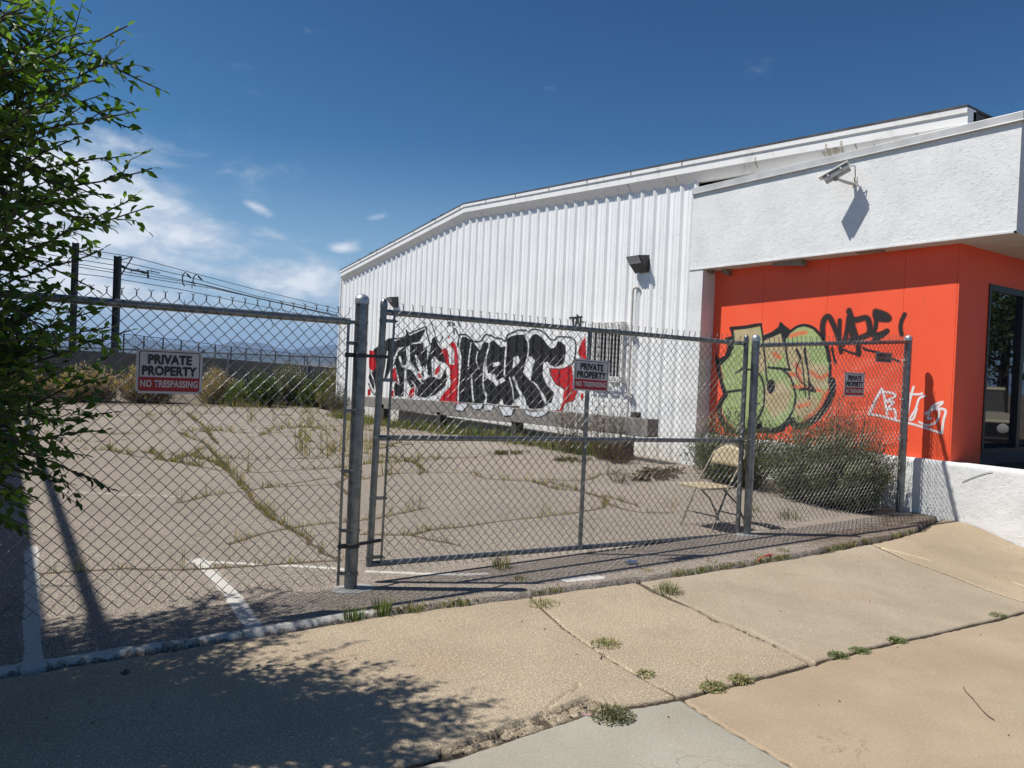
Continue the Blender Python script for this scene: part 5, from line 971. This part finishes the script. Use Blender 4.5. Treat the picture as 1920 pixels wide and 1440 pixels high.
shrub('dry_weed', 'tall scraggly weed in front of the right end of the timber rail', 8.2, 9.15, .15, .36, .55, 1.35, 60, DRYC, .018, .035, per=13, cat='weed', upr=.65)
shrub('dry_weed', 'scraggly leafy weed standing under the barred window', 8.25, 10.2, .14, .35, .5, 1.25, 55, DRYC, .018, .035, per=13, cat='weed', upr=.65)
shrub('dry_weed', 'rust colored dead weed on the lot beside the beam post', 8.1, 8.75, .15, .28, .25, .38, 60, [(.16, .07, .035), (.13, .07, .04), (.10, .05, .03)], .012, .03, per=9, cat='weed', upr=.6)
p = gpt(1160, 905)
shrub('dry_weed', 'thin dead weed left of the rust colored weed', p[0], p[1], p[2], .15, .2, .25, 22, DRYC, .012, .03, per=7, cat='weed')
for a, b, lab in ((1228, 898, 'flat brown mat of dead weeds nearest the chair'), (1240, 886, 'flat brown mat of dead weeds at the foot of the metal wall')):
    p = gpt(a, b); shrub('dead_weed_mat', lab, p[0], p[1], p[2]-.01, .45, .25, .05, 90, [(.11, .07, .04), (.08, .05, .03)], .02, .04, per=8, cat='weed')
for a, b in ((960, 850), (1075, 863)):
    p = gpt(a, b); shrub('ground_weed', 'flat olive weed patch on the lot '+('left' if a < 1000 else 'right')+' of the gate center upright', p[0], p[1], p[2]-.01, .40, .28, .04, 80, [(.16, .14, .06), (.12, .12, .05)], .02, .03, per=8, cat='weed')
# far end of the lot
FG = [(.08, .13, .04), (.06, .105, .03), (.11, .15, .05)]; FO = [(.24, .21, .09), (.19, .19, .08), (.28, .22, .11)]; FT = [(.46, .34, .19), (.40, .29, .17), (.54, .40, .24), (.32, .23, .14)]
def far_shrub(nm, lab, px0, px1, ptop, y, cols, n, cat='shrub', per=14, lw=.045, ll=.10):
    a = ony(px0, 740, y); b = ony(px1, 740, y); cx_ = (a[0]+b[0])/2; w = abs(b[0]-a[0])/2; z0 = gz(cx_, y); zt = ony((px0+px1)/2, ptop, y)[2]
    shrub(nm, lab, cx_, y, z0-.1, w, .7, zt-z0+.1, n, cols, lw, ll, per=per, cat=cat, upr=.5)
far_shrub('bush', 'dark green bush at the far end of the lot', 455, 520, 690, 28.0, FG, 330)
far_shrub('bush', 'olive bush behind the far fence post, tallest of the far bushes', 500, 575, 672, 29.2, FG+FO, 380)
far_shrub('bush', 'green bush left of the warehouse corner', 560, 632, 700, 27.8, FG+FO[:1], 330)
far_shrub('tall_weeds', 'yellow olive tall weeds beside the far corner of the warehouse', 595, 648, 682, 26.0, FO+FG[:1], 260, 'weed')
far_shrub('tall_weeds', 'bright green weeds left of the dark green bush', 425, 462, 706, 27.4, [(.12, .16, .05), (.16, .18, .06)], 150, 'weed')
far_shrub('brush_pile', 'dry tan brush pile behind the private property sign', 225, 330, 676, 29.0, FT, 520, 'brush', 16, .03, .14)
far_shrub('brush_pile', 'dry tan brush pile right of the private property sign', 372, 440, 688, 29.2, FT, 380, 'brush', 16, .03, .14)
far_shrub('brush_pile', 'dry tan brush pile seen through the tree leaves', 95, 225, 684, 29.3, FT, 520, 'brush', 16, .03, .14)
far_shrub('brush_pile', 'low dry brush at the left edge behind the tree', -20, 110, 694, 29.4, FT, 380, 'brush', 14, .03, .14)
shrub('tall_weeds', 'speckled leafy weed against the far corner of the warehouse', 8.95, 23.0, -.02, .30, .8, 1.15, 120, [(.06, .06, .03), (.10, .09, .05)], .03, .05, per=10, cat='weed')
# far chain link fence
ff = thing('chain_link_fence', 'far chain link fence across the end of the lot', 'fence', (4, 28.6, 0))
zr0 = ony(30, 645, 28.6)[2]; zr1 = ony(600, 668, 28.6)[2]; z_at = lambda x: zr0+(zr1-zr0)*(x-.4)/10
chain('chain_mesh', ff, -4, 13, 28.6, 28.6, -.05, -.05, z_at(-4), z_at(13), .075, .0028, 3, False, False)
MB().tube([(-4, 28.62, z_at(-4)-.03), (13, 28.62, z_at(13)-.03)], .024, 8).build('top_rail', GALV, ff, smooth=True)
for x in np.arange(-2.2, 13, 2.98)+.15: MB().tube([(x, 28.65, -.1), (x, 28.65, z_at(x)-.01)], .03, 8).build('post', GALV, ff, smooth=True)
# retaining wall of the rail line with its own fence
RW = mat('retaining_concrete', (.12, .105, .09), (.085, .075, .065), .6, .9, 0, .4, 4, .03)
def rw_pt(px_, py_): d = np.interp(px_, (-200, 0, 400, 640, 900), (31, 36, 52, 74, 110)); return atd(px_, py_, d)
rwp = [rw_pt(a, b) for a, b in ((-300, 634), (0, 650), (200, 660), (400, 671), (520, 681), (640, 691), (900, 709))]
rw = thing('retaining_wall', 'long dark retaining wall of the rail line beyond the lot', 'wall', (5, 50, -1))
mb = MB(); n = len(rwp)
for i in range(n-1):
    a, b = rwp[i], rwp[i+1]; o_ = np.array([.1, .5, 0]); mb.hexa([(a[0], a[1], -3), (b[0], b[1], -3), (b[0], b[1]+.5, -3), (a[0], a[1]+.5, -3), tuple(a), tuple(b), tuple(b+o_), tuple(a+o_)])
mb.build('wall_face', RW, rw)
rf = thing('rail_fence', 'see-through mesh fence with slim posts on top of the retaining wall', 'fence', (5, 50, 0))
tops = {}
for i, px_ in enumerate((105, 150, 192, 232, 270, 306, 340, 373, 404, 434, 462, 490, 517, 544, 572, 600, 630, 660)):
    wb = np.interp(px_, (-300, 0, 200, 400, 520, 640, 900), (634, 650, 660, 671, 681, 691, 709)); tp = np.interp(px_, (100, 240, 340, 434, 640), (610, 627, 638, 650, 672)); b = rw_pt(px_, wb+3); tz = atd(px_, tp, np.linalg.norm(b-CAM)); tops[i] = (b, np.array([b[0], b[1], tz[2]]))
    MB().tube([b+(0, .2, 0), (b[0], b[1]+.2, tz[2])], .045, 6).build('post', DARKM, rf)
mb = MB()
for i in range(len(tops)-1):
    (b0_, t0_), (b1_, t1_) = tops[i], tops[i+1]; mb.tube([t0_+(0, .2, 0), t1_+(0, .2, 0)], .02, 4, caps=False)
    for k in range(9): mb.tube([b0_+(t0_-b0_)*k/9+(0, .2, 0), b1_+(t1_-b1_)*k/9+(0, .2, 0)], .007, 3, caps=False)
    L_ = np.linalg.norm(b1_-b0_); m_ = int(L_/.25)
    for k in range(m_): q0 = b0_+(b1_-b0_)*k/m_; q1 = t0_+(t1_-t0_)*k/m_; mb.tube([q0+(0, .2, 0), q1+(0, .2, 0)], .006, 3, caps=False)
mb.build('wire_mesh', GALV, rf)
# catenary poles and wires
POLE = mat('pole_steel', (.05, .06, .055), (.03, .036, .034), 6, .7, .2)
def hpole(nm, lab, top, bot, d, w):
    a = atd(top[0], top[1], d); b = atd(bot[0], bot[1], d); t = thing(nm, lab, 'pole', (a[0], a[1], -1.5), 'catenary poles')
    mb = MB(); u = np.array([math.cos(.5), -math.sin(.5), 0])*w/2; v = np.array([math.sin(.5), math.cos(.5), 0])*w/2; z1 = a[2]; c = np.array([a[0], a[1], 0])
    for s_ in (-1, 1): q = [c+u*s_-v, c+u*s_*.8-v, c+u*s_*.8+v, c+u*s_+v]; mb.hexa([(p_[0], p_[1], z) for z in (-2, z1) for p_ in q])
    q = [c-u*.8-v*.1, c+u*.8-v*.1, c+u*.8+v*.1, c-u*.8+v*.1]; mb.hexa([(p_[0], p_[1], z) for z in (-2, z1-.02) for p_ in q]); mb.build('shaft', POLE, t); return t, a
tA, _a = hpole('catenary_pole', 'left dark catenary pole half hidden by leaves', (142, 455), (134, 640), 47, .26)
tB, _b = hpole('catenary_pole', 'right dark catenary pole with a cantilever arm', (221, 480), (213, 650), 49, .32)
P_ = lambda a, b, d=49: atd(a, b, d)
mb = MB(); mb.tube([P_(226, 488), P_(250, 481)], .03, 5); mb.tube([P_(226, 517), P_(248, 483)], .04, 5); mb.build('bracket', POLE, tB)
mb = MB(); mb.tube([P_(226, 498), P_(234, 502)], .09, 6); mb.tube([P_(232, 502), P_(247, 507), P_(262, 505)], .035, 5); mb.tube([P_(247, 507), P_(266, 510)], .035, 5); mb.tube([P_(264, 509), P_(274, 512)], .09, 6); mb.tube([P_(273, 512), P_(278, 513)], .03, 5); mb.tube([P_(277, 507), P_(278, 522)], .06, 5); mb.tube([P_(277, 507), P_(292, 510), P_(300, 512)], .03, 5); mb.tube([P_(246, 504), P_(246, 511)], .025, 4); mb.build('cantilever_arm', POLE, tB)
def wire(pts):
    # straight runs of the line: distance grows along the track
    out = []
    for a, b in pts: out.append(atd(a, b, 1/np.interp(a, (-400, 80, 660), (.0238+.016, .0238, .0050))))
    return out
ow = thing('overhead_wires', 'overhead wires of the rail line running behind the warehouse', 'wires', (10, 60, 5))
for pts in ([(-200, 382), (80, 454), (250, 482), (350, 509), (480, 543), (660, 586)], [(-200, 395), (80, 464), (225, 490), (350, 518), (480, 555), (660, 592)], [(-200, 410), (100, 479), (213, 497), (300, 516), (400, 538), (480, 558), (660, 597)], [(-200, 425), (110, 489), (230, 509), (370, 532), (480, 559), (660, 598)], [(-200, 432), (100, 493), (280, 522), (400, 541), (500, 563), (660, 600)], [(-200, 455), (100, 508), (190, 518), (330, 541), (480, 572), (660, 608)]):
    q = wire(pts); MB().tube(q, [.022*(np.linalg.norm(p-CAM)/55)**.8 for p in q], 4).build('wire', DARKM, ow)
mb = MB()
for a, b, c in ((341, 508, 520), (450, 541, 551), (388, 533, 545), (284, 505, 512), (496, 550, 562)): q = wire([(a, b), (a, c)]); mb.tube(q, .012, 4)
mb.build('hanger', DARKM, ow, kind='stuff')
mb = MB()
for cx_, cy_, r1, r2 in ((350, 524, 8, 14), (371, 526, 9, 12)):
    d = 1/np.interp(cx_, (80, 660), (.0238, .0050)); s_ = -1 if cx_ < 360 else -1
    mb.tube([atd(cx_+s_*r1*math.cos(a), cy_-r2*math.sin(a), d) for a in np.linspace(-1.1, 1.5, 10)], .05, 5)
    mb.tube([atd(cx_+a, cy_-r2+3+abs(a)*1.1, d) for a in (0, 4, 8)], .07, 5)
mb.tube([atd(360, 528, 60), atd(360, 541, 60)], .03, 4); mb.build('tension_loop', DARKM, ow)
# mountains
MT = mat('mountain', (.035, .045, .035), (.06, .06, .045), .0008, .95)
def ridge(nm, lab, pts, d):
    a = [atd(x, y, d) for x, y in pts]; b = [p+np.array([p[0], p[1], 0])*.28 for p in a]; n = len(pts); P = np.zeros((n*6-5, 12, 3))
    xs_ = [i for i in range(n)]; tt = np.linspace(0, n-1, n*6-5)
    A = np.stack([np.interp(tt, xs_, [p[k] for p in a]) for k in range(3)], -1)
    for i, p in enumerate(A):
        dr = np.array([p[0], p[1], 0])/np.hypot(p[0], p[1]); jit = (fbm(np.array([tt[i]]), np.array([d*.001]), 2.1, 150)[0]-.5)*.10*(p[2]+60)
        for j, v in enumerate(np.linspace(0, 1, 12)): q = p-dr*(1-v)*d*.12; P[i, j] = (q[0], q[1], -60+(p[2]+60+jit)*v**.8+(fbm(np.array([tt[i]*3]), np.array([v*4]), 1.7, 151)[0]-.5)*p[2]*.18*(v < .99))
    o = grid_mesh(nm, P, MT); o['kind'] = 'structure'; o['label'] = lab
ridge('mountains', 'blue mountain range on the horizon', [(-900, 640), (-400, 640), (-100, 636), (60, 630), (130, 637), (200, 643), (255, 632), (300, 641), (360, 648), (410, 648), (432, 641), (446, 640), (470, 643), (484, 641), (500, 645), (520, 652), (545, 656), (575, 652), (600, 649), (615, 646), (640, 647), (700, 655), (800, 665), (1200, 690), (2400, 745)], 13000)
ridge('mountains', 'nearer low blue foothills', [(-900, 655), (-200, 652), (100, 651), (200, 654), (300, 656), (380, 662), (460, 663), (540, 667), (600, 662), (660, 660), (800, 676), (1500, 705)], 8000)
# neighbouring building outside the left of the picture (its shade falls on the lot)
nb = thing('neighbour_building', 'plain neighbouring building left of the lot with a pipe rail on its roof', 'building', (-5, 12, 0))
MB().box(-9, 5.3, -.2, -2.05, 24, 4.2).build('wall', mat('neighbour_wall', (.45, .42, .37), (.38, .35, .31), 2, .85, 0, .3, 20, .01), nb)
MB().box(-9.05, 5.25, 4.2, -2.0, 24.05, 4.32).build('roof_edge', CONC, nb)
mb = MB(); mb.tube([(-2.1, 5.4, 4.98), (-2.1, 24, 4.98)], .045, 10); mb.build('rail_pipe', GALV, nb, smooth=True)
for y in (6.9, 12.5, 18): MB().tube([(-2.1, y, 4.3), (-2.1, y, 4.98)], .012, 8).build('rail_post', GALV, nb, smooth=True)

# ------------------------------------------------------------------ across the street (mirrored in the storefront glass)
cr = thing('parked_car', 'cream boxy off-road car parked across the way, mirrored in the storefront glass', 'car', (20.6, -.6, -.1))
ca = math.radians(152); cu_, cv_ = np.array([math.cos(ca), math.sin(ca), 0]), np.array([-math.sin(ca), math.cos(ca), 0])
def cp_(a, b, z): return np.array([20.6, -.6, -.1])+cu_*a+cv_*b+np.array([0, 0, z])
def cslab(name, prof, hw, m, par, bev=.03):   # side profile (along the car, height) swept across its width
    n = len(prof); mb = MB(); mb.add([cp_(a, -hw, z) for a, z in prof]+[cp_(a, hw, z) for a, z in prof], [tuple(range(n)), tuple(range(2*n-1, n-1, -1))]+[(i, n+i, n+(i+1) % n, (i+1) % n) for i in range(n)]); return mb.build(name, m, par, bevel=bev)
CRM = mat('cream_paint', (.55, .50, .38), (.52, .47, .36), 3, .25); BLK = mat('car_black', (.02, .02, .022), (.03, .03, .03), 20, .4); HL = mat('headlight_glass', (.7, .7, .68), (.6, .6, .6), 30, .1)
cslab('body', [(-2.2, .42), (2.1, .42), (2.15, .62), (2.12, .98), (1.0, 1.12), (-2.2, 1.12)], .88, CRM, cr)
cslab('cabin', [(-2.15, 1.121), (.95, 1.121), (.45, 1.66), (-2.05, 1.70)], .80, BLK, cr); cslab('roof', [(-2.12, 1.705), (.45, 1.665), (.42, 1.74), (-2.05, 1.79)], .82, CRM, cr)
MB().hexa([cp_(2.14, -.8, .66), cp_(2.2, -.8, .66), cp_(2.2, .8, .66), cp_(2.14, .8, .66), cp_(2.12, -.8, .92), cp_(2.18, -.8, .92), cp_(2.18, .8, .92), cp_(2.12, .8, .92)]).build('grille', BLK, cr)
MB().hexa([cp_(2.15, -.9, .40), cp_(2.32, -.9, .40), cp_(2.32, .9, .40), cp_(2.15, .9, .40), cp_(2.15, -.9, .58), cp_(2.32, -.9, .58), cp_(2.32, .9, .58), cp_(2.15, .9, .58)]).build('bumper', BLK, cr, bevel=.02)
for sgn in (-1, 1):
    MB().lathe(cp_(2.18, .62*sgn, .79), tuple(cu_), [(.11, 0), (.115, .03), (.09, .045)], 18).build('headlight', HL, cr, smooth=True)
    for a in (-1.35, 1.35):
        wl = MB().lathe(cp_(a, (.70 if sgn > 0 else -.94), .36), tuple(cv_), [(.30, 0), (.37, .03), (.37, .21), (.30, .24)], 24).build('wheel', BLK, cr, smooth=True); MB().lathe(cp_(a, (.93 if sgn > 0 else -.95), .36), tuple(cv_), [(.2, 0), (.2, .02)], 18).build('rim', GALV, wl)
def broad_tree(lab, x, y, h, r, n):
    t = thing('street_tree', lab, 'tree', (x, y, -.1), 'trees across the street'); MB().tube([(x, y, -.2), (x+.1, y, h*.35), (x-.1, y+.2, h*.8)], [.22, .16, .05], 10).build('trunk', BARK, t, smooth=True); mb = MB()
    cl = [np.array([x, y, h*.65])+np.array([rt.uniform(-1, 1)*r, rt.uniform(-1, 1)*r, rt.uniform(-.5, .6)*r]) for _ in range(26)]
    for _ in range(n): c = rt.choice(cl); p = c+gv(r*.2); a = gv(1); b = np.cross(a, gv(1)); a /= np.linalg.norm(a); b /= np.linalg.norm(b); s2 = .09; col = [v*rt.uniform(.5, 1.1) for v in (.07, .11, .03)]; mb.add([p-a*s2, p+b*s2*.6, p+a*s2, p-b*s2*.6], [(0, 1, 2, 3)], col)
    mb.build('crown', GRASS, t)
broad_tree('round green street tree behind the cream car, mirrored in the glass', 25.5, -1.8, 5.2, 2.2, 7000); broad_tree('second street tree further along, mirrored in the glass', 31, -6.5, 6.0, 2.6, 6000)
# ------------------------------------------------------------------ haze
hb = MB().box(-26000, -26000, -70, 26000, 26000, 320).build('haze', None); hb['kind'] = 'stuff'
hm = bpy.data.materials.new('haze'); hm.use_nodes = True; hn = hm.node_tree; hn.nodes.remove(hn.nodes['Principled BSDF'])
pv = hn.nodes.new('ShaderNodeVolumePrincipled'); pv.inputs['Color'].default_value = (.45, .66, 1.0, 1); pv.inputs['Density'].default_value = .00008; pv.inputs['Anisotropy'].default_value = .0
hn.links.new(pv.outputs[0], hn.nodes['Material Output'].inputs['Volume']); hb.data.materials.append(hm)
